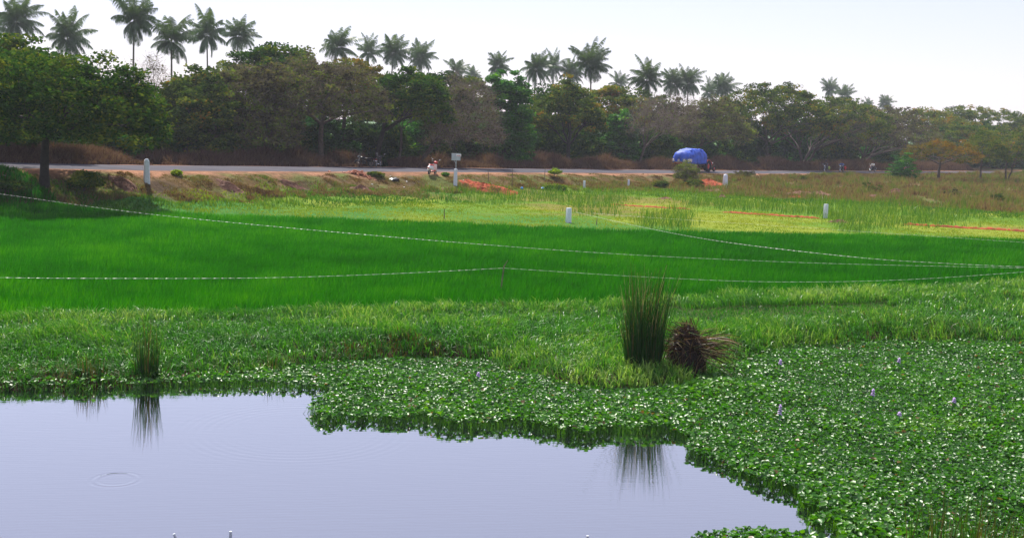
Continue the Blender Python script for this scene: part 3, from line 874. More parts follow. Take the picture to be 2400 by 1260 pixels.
def branch(out, pos, P, rg, rtw, pos_up):
    n = len(P)
    r = rtw * math.sqrt(n)
    if n <= 2:
        for p in P: limb_tube(out, pos, p, rtw * 1.4, rtw * 0.7, rg, 0.10, 4)
        return
    k = 2 if n < 12 else 3
    a = kmeans(P, min(k, n), rg)
    for j in range(k):
        G = P[a == j]
        if not len(G): continue
        t = 0.42 if len(G) > 3 else 0.6
        c = pos + (G.mean(0) - pos) * t
        c[2] -= 0.05 * np.linalg.norm(c - pos)
        limb_tube(out, pos, c, rtw * math.sqrt(len(G)) * 1.15, rtw * math.sqrt(len(G)), rg, 0.08, 5 if len(G) < 20 else 7, 0.04)
        branch(out, c, G, rg, rtw, pos_up)

def leaf_quads(cent, rad, per, size, rg, flat=0.55, droop=0.85):
    n = len(cent) * per
    C = np.repeat(cent, per, 0)
    u = rg.normal(0, 1, (n, 3)); u /= np.linalg.norm(u, axis=1, keepdims=True)
    rr = rg.rand(n) ** 0.45
    R_ = np.repeat(rad, per) if hasattr(rad, '__len__') else rad
    P = C + u * (rr * R_)[:, None] * np.array([1, 1, flat])
    nr = rg.normal(0, droop, (n, 3)) + np.array([0, 0, 1.0]); nr /= np.linalg.norm(nr, axis=1, keepdims=True)
    a = rg.uniform(0, 6.28, n)
    d = np.stack([np.cos(a), np.sin(a), rg.normal(0, 0.25, n)], 1)
    x = np.cross(nr, d); x /= np.linalg.norm(x, axis=1, keepdims=True) + 1e-9
    y = np.cross(nr, x)
    s = size * rg.uniform(0.6, 1.3, n)
    V = np.stack([P - y * s[:, None] * 0.6, P + x * s[:, None] * 0.36, P + y * s[:, None] * 0.6, P - x * s[:, None] * 0.36], 1).reshape(-1, 3)
    return V, np.arange(n * 4).reshape(-1, 4)

def twig_tris(cent, per, length, rg, wd=0.022, up=0.5):
    n = len(cent) * per
    C = np.repeat(cent, per, 0) + rg.normal(0, 0.25, (n, 3))
    d = rg.normal(0, 1, (n, 3)) + np.array([0, 0, up]); d /= np.linalg.norm(d, axis=1, keepdims=True)
    L = length * rg.uniform(0.5, 1.3, n)
    w_ = np.cross(d, rg.normal(0, 1, (n, 3))); w_ /= np.linalg.norm(w_, axis=1, keepdims=True) + 1e-9
    V = np.stack([C - w_ * wd / 2, C + w_ * wd / 2, C + d * L[:, None]], 1).reshape(-1, 3)
    return V, np.arange(n * 3).reshape(-1, 3)

def crown_points(M_, rx, ry, rz, rg, shell=0.72, lobes=5, full=0.0, tip=1.0, low_part=0.18):
    """clump centres in an uneven dome: unit upper hemisphere with lobed radius"""
    ph = rg.uniform(0, 2 * np.pi, M_)
    ct = rg.uniform(-full, 1, M_)
    th = np.arccos(np.clip(ct, -1, 1))
    a0 = rg.uniform(0, 6.28, 4); am = rg.uniform(0.03, 0.09, 4)
    lob = 1 + am[0] * np.sin(2 * ph + a0[0]) + am[1] * np.sin(3 * ph + a0[1] + th * 2) + am[2] * np.sin(5 * ph + a0[2] + th * 3) + am[3] * np.sin(4 * th + a0[3])
    r = (shell + (1 - shell) * rg.rand(M_) ** 0.6) * lob
    low = rg.rand(M_) < low_part
    r = np.where(low, r * rg.uniform(0.35, 0.9, M_), r)
    return np.stack([np.sin(th) * np.cos(ph) * rx * r, np.sin(th) * np.sin(ph) * ry * r, np.cos(th) * rz * r], 1)

def make_tree(name, label, cat, group, base, ccx, cw, top, bot, style, nclump, per, lsize, seed, twigs=0, twl=0.9, trunk_r=0.22, fork=0.3,
              full=0.0, shell=0.72, crad=0.75, lean=0.0, bark='bark', depth=1.0, flat=0.55, tint0=0.45, trunks=1, yel=None, bdown=False, open_=False):
    """base: world point; ccx: crown centre offset in m; cw: crown width; top/bot: heights above base of crown top and crown skirt"""
    rg = np.random.RandomState(seed)
    rx = cw / 2 - crad * 0.5; ry = rx * depth; rz = (top - bot) - crad * flat * 0.6
    P = crown_points(nclump, rx, ry, rz, rg, shell=0.8 if open_ else shell, full=0.05 if open_ else full, low_part=0.04 if open_ else 0.18)
    # drooping skirt: the outer rim hangs a little
    rim = np.hypot(P[:, 0] / rx, P[:, 1] / ry)
    P[:, 2] -= 0.10 * rz * np.clip(rim - 0.6, 0, 1) * 2
    P += np.array([ccx, 0, bot])
    P[:, 2] = np.maximum(P[:, 2], 0.5) if not bdown else np.maximum((P[:, 2] - bot) * 0.6 + 0.42 * top, 0.06)
    segs = []
    for k in range(trunks):
        t0 = np.array([rg.normal(0, 0.25 * (trunks > 1)), rg.normal(0, 0.2 * (trunks > 1)), -0.25])
        sub = P if trunks == 1 else P[kmeans(P, trunks, np.random.RandomState(seed + 5)) == k]
        if len(sub) < 3: continue
        fz = fork * top * rg.uniform(0.85, 1.15)
        fk = np.array([lean * fz + (sub[:, 0].mean()) * 0.22, sub[:, 1].mean() * 0.22, fz])
        tr = trunk_r * (1 if trunks == 1 else 0.75)
        C = np.stack([t0, t0 * 0.6 + fk * 0.15 + np.array([0, 0, 0.2]), t0 * 0.4 + fk * 0.6 + np.array([rg.normal(0, .08), 0, 0]), fk]); C[1:3, 2] = [fz * 0.25, fz * 0.62]
        segs.append((C, np.array([tr * 1.5, tr * 1.08, tr * 0.95, tr * 0.85]), 9))
        rtw = tr * (1.05 if open_ else 0.8) / math.sqrt(max(len(sub), 1)) * 0.92
        a = kmeans(sub, min(5, max(2, len(sub) // 6)), rg)
        for j in range(a.max() + 1):
            G = sub[a == j]
            if not len(G): continue
            c = fk + (G.mean(0) - fk) * 0.38
            limb_tube(segs, fk - np.array([0, 0, 0.05]), c, rtw * math.sqrt(len(G)) * 1.25, rtw * math.sqrt(len(G)) * 1.02, rg, 0.08, 7, 0.02)
            branch(segs, c, G, rg, rtw, 0)
    root = empty(name, base, label, cat, group)
    link('trunk', tubes_mesh('trunk', segs, M[bark]), root)
    Vs, Qs, Ts, tn = [], [], [], []
    cl = np.clip(tint0 + rg.normal(0, 0.2, nclump) + 0.16 * (fbm(P[:, 0] + seed, P[:, 2] * 1.3, 2.5) - 0.5) * 4, 0, 1)
    if per > 0:
        V, q = leaf_quads(P, crad * rg.uniform(0.7, 1.25, nclump), per, lsize, rg, flat)
        link('crown', np_mesh('crown', V, q, None, np.clip(np.repeat(cl, per * 4) + np.repeat(rg.normal(0, 0.2, nclump * per), 4), 0, 1), LEAF[style]), root)
    if twigs:
        V, t = twig_tris(P, twigs, twl, rg)
        link('twigs', np_mesh('twigs', V, None, t, None, M['twig']), root)
    return root

def tree_px(name, label, cat, group, bx, dl, x0, x1, ytop, ybot, style, nclump, per, lsize, seed, baseP=None, **kw):
    if name in ('rain_tree', 'mango_tree') and baseP is None: nclump = int(nclump * 1.05); per = int(per * 0.95); lsize *= 1.3; kw['crad'] = kw.get('crad', 0.75) * 0.9; kw['flat'] = kw.get('flat', 0.48)
    """a tree placed at road distance dl in the column bx, its crown sized to span the columns x0..x1 and the rows ytop..ybot at its own distance"""
    P = baseP if baseP is not None else at_d(bx, dl)
    s = scale_at(P)
    top = z_at((x0 + x1) / 2, ytop, P) - P[2]; bot = z_at((x0 + x1) / 2, ybot, P) - P[2]
    return make_tree(name, label, cat, group, P, ((x0 + x1) / 2 - bx) / s, (x1 - x0) / s, top, bot, style, nclump, per, lsize, seed, **kw)

RT = 'rain trees along the road'
T = tree_px
# near side of the road
nearP = hit(104, 437)
T('rain_tree', 'spreading dark green tree on the left verge, its trunk crossing the road', 'tree', RT, 104, 0, -150, 392, 122, 305, 'green', 480, 80, 0.2, 1, open_=True, baseP=nearP, trunk_r=0.24, fork=0.36, bark='bark_dark', full=0.15, crad=0.85)
T('rain_tree', 'tall dark green tree behind the left verge, topped by bronze leaves', 'tree', RT, 18, -8, -170, 215, 78, 260, 'green', 330, 80, 0.22, 2, trunk_r=0.28, fork=0.35, bark='bark_dark', full=0.2, crad=0.95, tint0=0.62)
T('rain_tree', 'bare grey twiggy tree rising in the sky gap below the tallest palm', 'tree', RT, 350, -14, 285, 425, 130, 260, 'brown', 60, 8, 0.14, 3, twigs=30, twl=1.1, trunk_r=0.13, fork=0.4)
T('rain_tree', 'olive leaved round tree standing right of the big dark tree', 'tree', RT, 430, -11, 345, 560, 172, 330, 'olive', 260, 80, 0.19, 4, trunk_r=0.22, full=0.25, crad=0.85, tint0=0.3)
T('rain_tree', 'brown half dry tree with pale slanting stems, in the middle of the brown stretch', 'tree', RT, 615, -9, 455, 720, 142, 300, 'brown', 300, 60, 0.19, 5, twigs=16, trunk_r=0.2, trunks=2, full=0.2, crad=0.9)
T('rain_tree', 'tall dark topped tree rising behind the brown tree', 'tree', RT, 640, -18, 500, 775, 102, 220, 'green', 260, 80, 0.22, 6, trunk_r=0.26, fork=0.45, crad=0.9, tint0=0.5)
T('rain_tree', 'grey trunked umbrella tree with bare brown branches showing under its crown', 'tree', RT, 752, -8.5, 590, 905, 138, 262, 'brown', 300, 52, 0.18, 7, open_=True, twigs=20, trunk_r=0.24, fork=0.36, crad=0.8, tint0=0.62)
T('rain_tree', 'tree with yellowish orange top leaves behind the grey trunked umbrella tree', 'tree', RT, 800, -17, 690, 960, 133, 235, 'orange', 220, 75, 0.21, 8, trunk_r=0.22, fork=0.45, crad=0.85, tint0=0.35)
T('rain_tree', 'dark leaning tree with a flat green crown left of the twiggy brown tree', 'tree', RT, 880, -9.5, 830, 1075, 168, 270, 'green', 240, 70, 0.2, 9, open_=True, trunk_r=0.26, fork=0.4, bark='bark_dark', crad=0.85, tint0=0.5)
T('rain_tree', 'thin tree with fresh yellow green leaf sprays in front of darker crowns', 'tree', RT, 935, -7.5, 870, 1030, 205, 275, 'yellow', 70, 26, 0.15, 10, twigs=18, trunk_r=0.13, fork=0.45, crad=0.6)
T('rain_tree', 'leafless brown tree whose branches fan out to the upper right', 'tree', RT, 980, -8.0, 965, 1190, 180, 320, 'brown', 190, 20, 0.16, 11, twigs=34, twl=1.2, trunk_r=0.2, fork=0.26, lean=0.25, crad=0.9, full=0.1)
T('mango_tree', 'dense deep green tree with foliage down to the ground, left of the road sign line', 'tree', None, 1178, -9.5, 1102, 1256, 162, 330, 'bright', 330, 110, 0.22, 12, trunk_r=0.25, bark='bark_dark', full=0.75, crad=0.8, shell=0.6)
T('rain_tree', 'olive tree with a dark forked trunk right of the dense deep green tree', 'tree', RT, 1330, -8.5, 1225, 1420, 190, 290, 'olive', 260, 70, 0.2, 13, open_=True, trunk_r=0.25, fork=0.3, bark='bark_dark', full=0.3, crad=0.9)
T('rain_tree', 'olive and bronze topped crown behind and right of the forked trunk tree', 'tree', RT, 1420, -17, 1340, 1525, 200, 285, 'olive', 210, 70, 0.22, 14, trunk_r=0.22, fork=0.4, crad=0.9, tint0=0.7)
T('mango_tree', 'small bright green round tree beside the bare tree', 'tree', None, 1462, -10, 1405, 1500, 258, 345, 'bright', 170, 90, 0.22, 15, trunk_r=0.16, bark='bark_dark', full=0.6, crad=0.7)
T('rain_tree', 'bare tree with pale sky showing through its thin upswept branches', 'tree', RT, 1496, -8.0, 1450, 1640, 218, 305, 'brown', 130, 12, 0.16, 16, twigs=30, twl=1.3, trunk_r=0.2, fork=0.3, crad=0.8)
T('rain_tree', 'thin brown and olive crown above the blue covered trailer', 'tree', RT, 1625, -13, 1560, 1760, 228, 310, 'brown', 220, 50, 0.22, 17, twigs=14, trunk_r=0.2, crad=0.95, tint0=0.6, full=0.2)
T('rain_tree', 'broad umbrella crowned tree just right of the trailer', 'tree', RT, 1796, -11, 1672, 1945, 192, 290, 'olive', 380, 66, 0.22, 18, open_=True, trunk_r=0.32, fork=0.28, crad=1.0, tint0=0.45, trunks=2)
T('rain_tree', 'olive umbrella tree second right of the trailer, with several slanting stems', 'tree', RT, 1880, -10, 1770, 2080, 222, 312, 'olive', 330, 60, 0.22, 19, open_=True, trunk_r=0.3, fork=0.26, crad=1.0, twigs=10, tint0=0.4, trunks=3)
T('rain_tree', 'purplish brown umbrella tree whose bare boughs lean over the motorcycles', 'tree', RT, 2010, -11, 1900, 2190, 258, 335, 'brown', 330, 46, 0.2, 20, open_=True, trunk_r=0.3, fork=0.2, crad=1.0, twigs=22, tint0=0.35, trunks=3)
T('rain_tree', 'bronze green crown in the far row behind the purplish brown tree', 'tree', RT, 2150, -22, 2040, 2290, 246, 325, 'olive', 300, 60, 0.25, 21, trunk_r=0.28, crad=1.1, tint0=0.62)
T('rain_tree', 'far crown at the right edge of the tree line, tallest there', 'tree', RT, 2290, -24, 2170, 2420, 244, 325, 'olive', 300, 60, 0.26, 22, trunk_r=0.28, crad=1.1, tint0=0.45)
T('rain_tree', 'olive crown cut by the right edge of the picture in the far row', 'tree', RT, 2400, -20, 2320, 2560, 262, 340, 'olive', 240, 60, 0.26, 23, trunk_r=0.28, crad=1.1, tint0=0.5)
T('rain_tree', 'dark green low crown behind the small orange tinted tree', 'tree', RT, 2250, -12, 2130, 2390, 290, 360, 'green', 240, 60, 0.24, 24, trunk_r=0.25, crad=0.95, tint0=0.6)
T('rain_tree', 'small orange tinted tree with a knobbly trunk on the near verge', 'tree', RT, 2199, 0, 2120, 2295, 322, 372, 'orange', 170, 46, 0.16, 25, open_=True, baseP=hit(2199, 423), trunk_r=0.2, fork=0.42, crad=0.62, tint0=0.5)
T('rain_tree', 'slim green tree on the near verge with a thin straight trunk', 'tree', RT, 2297, 0, 2238, 2362, 300, 372, 'olive', 170, 46, 0.16, 26, open_=True, baseP=hit(2297, 423), trunk_r=0.13, fork=0.42, crad=0.65, tint0=0.35)
T('rain_tree', 'forked dark stemmed green tree at the far right of the verge', 'tree', RT, 2358, 0, 2300, 2450, 302, 372, 'olive', 180, 50, 0.16, 27, open_=True, baseP=hit(2358, 425), trunk_r=0.16, fork=0.34, crad=0.65, tint0=0.4, trunks=2)
T('layered_bush', 'dark green bush with layered flat sprays hiding part of the road and a rider', 'bush', None, 2106, 0, 2072, 2152, 352, 408, 'bright', 90, 70, 0.17, 28, baseP=hit(2106, 421), trunk_r=0.07, fork=0.2, crad=0.6, flat=0.3, full=0.3, shell=0.4, tint0=0.35)
T('dry_bush', 'grey green half dry bush in front of the trailer', 'bush', None, 1606, 0, 1572, 1645, 373, 412, 'brown', 80, 60, 0.12, 29, baseP=hit(1606, 428), trunk_r=0.05, fork=0.15, crad=0.42, full=0.4, shell=0.4, tint0=0.7, twigs=10, twl=0.5, trunks=3)
T('leafy_bush', 'pale yellow green feathery bush beside the road, left of the trailer', 'bush', None, 1299, 0, 1284, 1318, 384, 412, 'yellow', 40, 46, 0.11, 30, baseP=hit(1299, 417), trunk_r=0.03, fork=0.2, crad=0.32, full=0.4, shell=0.3, tint0=0.3)
T('leafy_bush', 'dark shaded bush on the verge right of the left edge tree trunk', 'bush', None, 196, 0, 158, 245, 392, 440, 'green', 130, 70, 0.13, 31, baseP=hit(196, 450), trunk_r=0.05, fork=0.15, crad=0.4, full=0.3, shell=0.3, tint0=0.75)
T('leafy_bush', 'low dark bush at the foot of the left edge tree', 'bush', None, 22, 0, -40, 70, 420, 448, 'green', 110, 60, 0.13, 32, baseP=hit(22, 456), trunk_r=0.05, fork=0.15, crad=0.4, full=0.2, shell=0.3, tint0=0.5)
for k, (bx, by, x0, x1, yt, st, lab) in enumerate([
        (1540, 440, 1524, 1570, 420, 'olive', 'low olive bush left of the half dry bush'), (1625, 440, 1595, 1655, 415, 'olive', 'wide low green bush under the half dry bush'),
        (1285, 446, 1262, 1330, 432, 'green', 'dark low scrub below the feathery bush'), (880, 412, 860, 905, 402, 'olive', 'grey green tussock above the black bag'),
        (2040, 452, 2015, 2075, 425, 'olive', 'brownish bush above the red dirt on the wide right verge'), (1745, 412, 1715, 1785, 398, 'brown', 'purple brown dry bush at the roadside right of the post'),
        (1160, 440, 1110, 1150, 432, 'green', 'trailing green creeper at the foot of the sign post'), (995, 400, 985, 1003, 388, 'bright', ''), (2230, 462, 2210, 2260, 440, 'brown', 'brown weed clump near the edge of the wide right verge'),
        (2335, 470, 2320, 2360, 452, 'olive', 'yellowish weed clump at the right edge of the verge'), (1042, 412, 1035, 1052, 404, 'bright', 'small heart leaved green plant left of the sign post'), (1990, 398, 1975, 2000, 390, 'bright', ''),
        (418, 412, 404, 424, 396, 'yellow', 'pale spotted little plant right of the left verge post'), (1885, 424, 1870, 1900, 408, 'olive', 'low weed bush by the road below the first rider')]):
    if not lab: continue
    T('low_bush', lab, 'bush', 'low bushes on the verge', bx, 0, x0, x1, yt, by - 3, st, 40, 50, 0.11, 60 + k, baseP=hit(bx, by), trunk_r=0.02, fork=0.1, crad=0.26, full=0.9, shell=0.2, tint0=0.4, bdown=True)

# the row behind, closing the wall of crowns below the palms
for k, (bx, dl, x0, x1, yt, yb, st, lab) in enumerate([
    (270, -16, 190, 400, 188, 300, 'olive', 'dim olive crown seen between the left dark trees'), (470, -17, 380, 570, 150, 260, 'olive', 'olive brown crown under the left palm cluster'),
    (690, -21, 600, 800, 118, 230, 'brown', 'brown crown behind, left of the orange topped tree'), (1010, -19, 930, 1110, 165, 270, 'green', 'dark crown behind the leafless brown tree'),
    (1090, -17, 1010, 1180, 178, 280, 'olive', 'olive crown just left of and behind the dense deep green tree'), (1270, -20, 1190, 1370, 196, 290, 'green', 'dark crown behind the dense deep green tree, right side'),
    (1500, -22, 1410, 1590, 208, 300, 'olive', 'olive crown behind the bare tree'), (1570, -19, 1500, 1660, 232, 310, 'brown', 'brown thin crown behind the trailer, left part'), (1680, -20, 1600, 1780, 234, 310, 'olive', 'olive crown between the trailer and the broad umbrella tree'),
    (1960, -21, 1880, 2070, 224, 310, 'olive', 'flat olive crown under the two small distant palms'), (2060, -26, 1980, 2170, 246, 320, 'brown', 'bronze crown under the last palm'), (2230, -30, 2150, 2330, 254, 320, 'olive', 'far olive crown left of the tallest right edge crown')]):
    T('rain_tree', lab, 'tree', RT, bx, dl, x0, x1, yt, yb, st, 230, 62, 0.23, 140 + k, trunk_r=0.22, fork=0.4, crad=1.0, tint0=0.4, full=0.3)

# shaded bushes under the trees
rg = np.random.RandomState(5)
protos = []
for k in range(6):
    P = np.array([0.0, 0.0, 0.0])
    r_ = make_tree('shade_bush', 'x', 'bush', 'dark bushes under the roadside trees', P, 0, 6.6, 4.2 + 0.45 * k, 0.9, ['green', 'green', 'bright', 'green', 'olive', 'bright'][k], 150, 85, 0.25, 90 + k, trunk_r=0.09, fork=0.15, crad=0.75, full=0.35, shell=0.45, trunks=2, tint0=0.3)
    protos.append(r_)
cols = [(-60, -13), (20, -15), (110, -14), (190, -16), (270, -15), (345, -12), (420, -16), (500, -14), (560, -13), (640, -14), (700, -16), (780, -14), (850, -17), (905, -14), (985, -15), (1050, -13), (1105, -15), (1240, -14), (1290, -12),
        (1390, -13), (1430, -15), (1545, -12), (1600, -14), (1660, -13), (1720, -12), (1765, -14), (1850, -16), (1905, -18), (1965, -13), (2040, -20), (2075, -14), (2160, -15), (2220, -17), (2300, -16), (2350, -18), (2400, -16), (2440, -17)]
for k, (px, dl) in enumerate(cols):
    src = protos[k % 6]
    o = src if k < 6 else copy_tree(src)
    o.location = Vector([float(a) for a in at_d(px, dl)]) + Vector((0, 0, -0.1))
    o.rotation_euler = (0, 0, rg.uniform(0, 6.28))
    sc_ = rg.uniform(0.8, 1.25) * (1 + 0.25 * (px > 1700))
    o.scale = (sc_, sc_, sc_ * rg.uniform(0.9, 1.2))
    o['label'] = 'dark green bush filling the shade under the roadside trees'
# a second, farther row that closes the view under the crowns
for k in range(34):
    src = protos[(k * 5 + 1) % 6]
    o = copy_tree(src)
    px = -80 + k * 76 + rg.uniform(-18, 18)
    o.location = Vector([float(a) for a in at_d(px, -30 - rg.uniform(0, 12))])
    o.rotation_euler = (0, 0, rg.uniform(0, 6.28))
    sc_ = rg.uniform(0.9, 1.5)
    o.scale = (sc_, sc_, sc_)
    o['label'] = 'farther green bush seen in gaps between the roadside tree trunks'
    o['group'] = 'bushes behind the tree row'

# ------------------------------------------------------------------ coconut palms
def palm_crown(seed, nf=24):
    rg = np.random.RandomState(seed)
    wind = np.array([rg.normal(0.1, 0.25), rg.normal(0, 0.25), -0.1])
    V, Q = [], []; n = 0; tint = []
    for k in range(nf):
        az = k * 2.39996 + rg.normal(0, 0.15)
        f = (k + 0.5) / nf
        el = R(88 - 128 * f ** 1.15 + rg.normal(0, 8))
        L = 3.9 * rg.uniform(0.7, 1.12) * (0.8 + 0.35 * math.sin(math.pi * min(1, f + 0.25)))
        m = 16
        # rachis: starts along el, droops with length
        pts = []; p = np.array([0.0, 0.0, 0.0]); e = el
        for i in range(m + 1):
            pts.append(p.copy())
            p = p + np.array([math.cos(e) * math.cos(az), math.cos(e) * math.sin(az), math.sin(e)]) * L / m
            e -= R(3.4 + 4.2 * f) * (0.25 + 1.1 * i / m)
            e = max(e, R(-88))
        pts = np.array(pts) + wind[None] * (np.linspace(0, 1, m + 1)[:, None] ** 2)
        side = np.array([-math.sin(az), math.cos(az), 0])
        T_ = np.gradient(pts, axis=0); T_ /= np.linalg.norm(T_, axis=1, keepdims=True)
        # rachis strip
        wv = side[None] * np.linspace(0.05, 0.012, m + 1)[:, None]
        V.append(np.stack([pts - wv, pts + wv], 1).reshape(-1, 3)); i0 = np.arange(m) * 2 + n
        Q.append(np.stack([i0, i0 + 1, i0 + 3, i0 + 2], 1)); n += 2 * (m + 1); tint.append(np.full(2 * (m + 1), 0.8))
        # leaflets
        nl = 54
        for sgn in (-1, 1):
            ts = np.linspace(0.12, 0.99, nl) + rg.normal(0, 0.006, nl)
            ix = np.clip(ts * m, 0, m - 0.001); i_ = ix.astype(int); fr = (ix - i_)[:, None]
            B = pts[i_] * (1 - fr) + pts[i_ + 1] * fr; tt = T_[i_]
            ln = 1.12 * np.sin(np.pi * np.clip(ts * 0.86 + 0.12, 0, 1)) ** 0.7 * rg.uniform(0.85, 1.1, nl)
            up = np.cross(tt, side[None] * np.ones((nl, 1)))
            dirv = side[None] * sgn * 0.75 + tt * 0.62 + np.array([0, 0, -1.0])[None] * rg.uniform(0.35, 1.1, nl)[:, None]
            dirv /= np.linalg.norm(dirv, axis=1, keepdims=True)
            mid = B + dirv * (ln * 0.55)[:, None]
            tip = mid + (dirv + np.array([0, 0, -0.45])[None]) * (ln * 0.45)[:, None]
            w2 = tt * 0.034
            V.append(np.stack([B - w2, B + w2, mid + w2, mid - w2, tip, tip + w2 * 0.1], 1).reshape(-1, 3))
            j = np.arange(nl) * 6 + n
            Q.append(np.stack([j, j + 1, j + 2, j + 3], 1)); Q.append(np.stack([j + 3, j + 2, j + 5, j + 4], 1)); n += 6 * nl
            tint.append(np.repeat(np.clip(0.75 - 0.6 * f + rg.normal(0, 0.12, nl), 0, 1), 6))
    return np_mesh('crown', np.concatenate(V), np.concatenate(Q), None, np.concatenate(tint), LEAF['palm'])

PALMC = [palm_crown(s, nf) for s, nf in ((1, 32), (2, 26), (3, 34), (4, 24), (5, 30), (6, 28), (7, 33))]
def palm(px, py, rp, label, k, depth_bias=1.0):
    s = rp / 3.35
    D = F / s
    P = CAM + ray(px, py) * D
    g = gz(P[0], P[1])
    h = P[2] - g
    rg = np.random.RandomState(200 + k)
    bx, by = rg.normal(0, 0.9, 2)
    root = empty('coconut_palm', (P[0] + bx, P[1] + by, g), label, 'palm tree', 'coconut palms behind the roadside trees')
    ts = np.linspace(0, 1, 9)
    C = np.stack([-bx * ts ** 1.8, -by * ts ** 1.8, -0.3 + (h + 0.3) * ts], 1)
    rad = 0.17 - 0.06 * ts; rad[0] = 0.3; rad[-1] = 0.14
    link('trunk', tubes_mesh('trunk', [(C, rad, 8)], M['palm_bark']), root)
    c = link('crown', PALMC[(k * 3) % 7], root)
    c.location = (-bx, -by, h)
    c.rotation_euler = (rg.normal(0, 0.16), rg.normal(0, 0.16), rg.uniform(-0.8, 0.8))
    q_ = rg.uniform(0.9, 1.12); c.scale = (q_, q_, rg.uniform(0.9, 1.2))
    b = MB()
    for j in range(7):
        a = j * 0.9; b.lump((math.cos(a) * 0.28, math.sin(a) * 0.28, -0.25 - 0.12 * (j % 2)), (0.13, 0.13, 0.16), 8, 6)
    n_ = b.build('coconuts', LEAF['olive'], root); n_.location = (-bx, -by, h); n_['kind'] = 'thing'
for k, (px, py, rp, lab) in enumerate([
    (40, 52, 54, 'large coconut palm at the upper left corner above the bronze topped tree'), (-22, 66, 50, 'coconut palm half cut off by the left edge of the picture'),
    (158, 92, 56, 'coconut palm standing apart between the left edge palm and the tallest palm'), (314, 50, 62, 'tallest coconut palm, its bare slender trunk clear against the sky'),
    (402, 98, 60, 'large drooping coconut palm just right of the tallest palm'), (485, 84, 52, 'coconut palm in the middle of the three right of the tallest palm'),
    (560, 86, 48, 'coconut palm at the right end of the left hand palm cluster'), (791, 112, 46, 'coconut palm above the yellowish orange treetop, left of its trio'),
    (864, 124, 38, 'narrow coconut palm between two fuller palms in the middle left'), (921, 126, 44, 'full coconut palm above the yellow green sprays'),
    (984, 138, 38, 'coconut palm above the leafless brown tree, right end of its row'), (1068, 170, 33, 'short coconut palm showing over brown twigs left of the dense green tree'),
    (1108, 178, 24, 'tiny palm top touching the left of the dense green tree'), (1166, 156, 36, 'coconut palm directly above the dense deep green tree'),
    (1256, 164, 44, 'broad coconut palm right of the dense deep green tree'), (1297, 162, 34, 'slim upright palm close behind the broad palm'),
    (1340, 174, 34, 'coconut palm left of the highest palm in the middle of the picture'), (1386, 152, 50, 'highest palm in the middle of the picture with a shaggy crown'),
    (1450, 198, 27, 'small low palm between the highest middle palm and the next pair'), (1516, 188, 46, 'wide double looking palm above the bare sky gap tree'),
    (1576, 196, 38, 'coconut palm above the left end of the blue trailer'), (1612, 196, 38, 'coconut palm above the blue trailer with a long right frond'),
    (1662, 218, 28, 'lower palm of the pair left of the broad umbrella tree'), (1692, 208, 32, 'upper palm of the pair left of the broad umbrella tree'),
    (1944, 210, 24, 'small distant palm over the second umbrella tree'), (1980, 226, 25, 'small distant palm just right of the first distant one'),
    (2034, 246, 16, 'tiny palm tuft left of the last palm'), (2073, 244, 21, 'last palm on the right, small and round')]):
    palm(px, py, rp, lab, k)

# ------------------------------------------------------------------ posts, sign, sticks, tape
def concrete_post(P, h, wd, label, name='concrete_post', lean=0.0, cham=0.18):
    b = MB()
    k = wd / 2
    zt = h
    rings = [(-0.3, 1.12), (0.0, 1.1), (h - cham, 0.9), (h - cham * 0.35, 0.72), (h, 0.34)] if cham > 0 else [(-0.3, 1.05), (0, 1.04), (h - 0.02, 0.95), (h, 0.88)]
    vs = []; fs = []
    c8 = [(-1, -0.72), (-0.72, -1), (0.72, -1), (1, -0.72), (1, 0.72), (0.72, 1), (-0.72, 1), (-1, 0.72)]
    for z, s in rings:
        for (x, y) in c8: vs.append((x * k * s + lean * max(z, 0), y * k * s, z))
    for i in range(len(rings) - 1):
        for j in range(8):
            fs.append((i * 8 + j, i * 8 + (j + 1) % 8, i * 8 + 8 + (j + 1) % 8, i * 8 + 8 + j))
    fs.append(tuple(range((len(rings) - 1) * 8, len(rings) * 8)))
    b.add(vs, fs)
    o = b.build(name, M['post'])
    o.location = tuple(float(a) for a in P); o.rotation_euler = (0, 0, 0.5)
    return tag(o, label, 'post', 'whitewashed boundary posts')

def h_px(P, ytop, px): return z_at(px, ytop, P) - P[2]
for px, pyb, pyt, wpx, lab, ch in [
    (344, 426, 372, 12.5, 'pale blue white post with pointed top on the left verge', 0.2), (1699, 438, 408, 9.5, 'white post with rounded top beside the red soil patch', 0.2),
    (1332, 522, 487, 11, 'flat topped white post at the far edge of the rice field', 0), (1934, 511, 478, 9, 'pale blue flat topped post among the tall weeds', 0),
    (1369, 441, 423, 4.5, 'small white stake post in the green strip below the road', 0), (1473, 437, 421, 4, 'thin pinkish stake post right of the small white one', 0)]:
    P = hit(px, pyb); s = scale_at(P)
    concrete_post(P, h_px(P, pyt, px), wpx / s, lab, cham=ch, lean=0.0)

# sign: a sheet metal plate on a thin pipe set in a concrete post
P = hit(1067, 434); s = scale_at(P)
ph = h_px(P, 396, 1067)
sg = empty('road_sign', P, 'grey rectangular sheet metal sign on a pipe set in a whitewashed post', 'sign')
b = MB(); b.box((0, 0, ph / 2 - 0.15), (0.33, 0.26, ph + 0.3), taper=0.82, bev=0.03); b.build('post', M['post'], sg)
zt0 = h_px(P, 376, 1067); zt1 = h_px(P, 359.5, 1067)
b = MB(); b.tube([(0.01, 0.0, ph - 0.02), (0.012, 0, zt1 - 0.05)], 0.035, 8)
b.tube([(0.01, -0.01, zt0 - 0.25), (-0.2, -0.02, zt0 + 0.05)], 0.018, 6); b.build('pipe', M['grey_sign'], sg)
b = MB(); b.box((0, -0.06, (zt0 + zt1) / 2), (21 / s, 0.03, zt1 - zt0), bev=0.006); pl = b.build('panel', M['grey_sign'], sg)
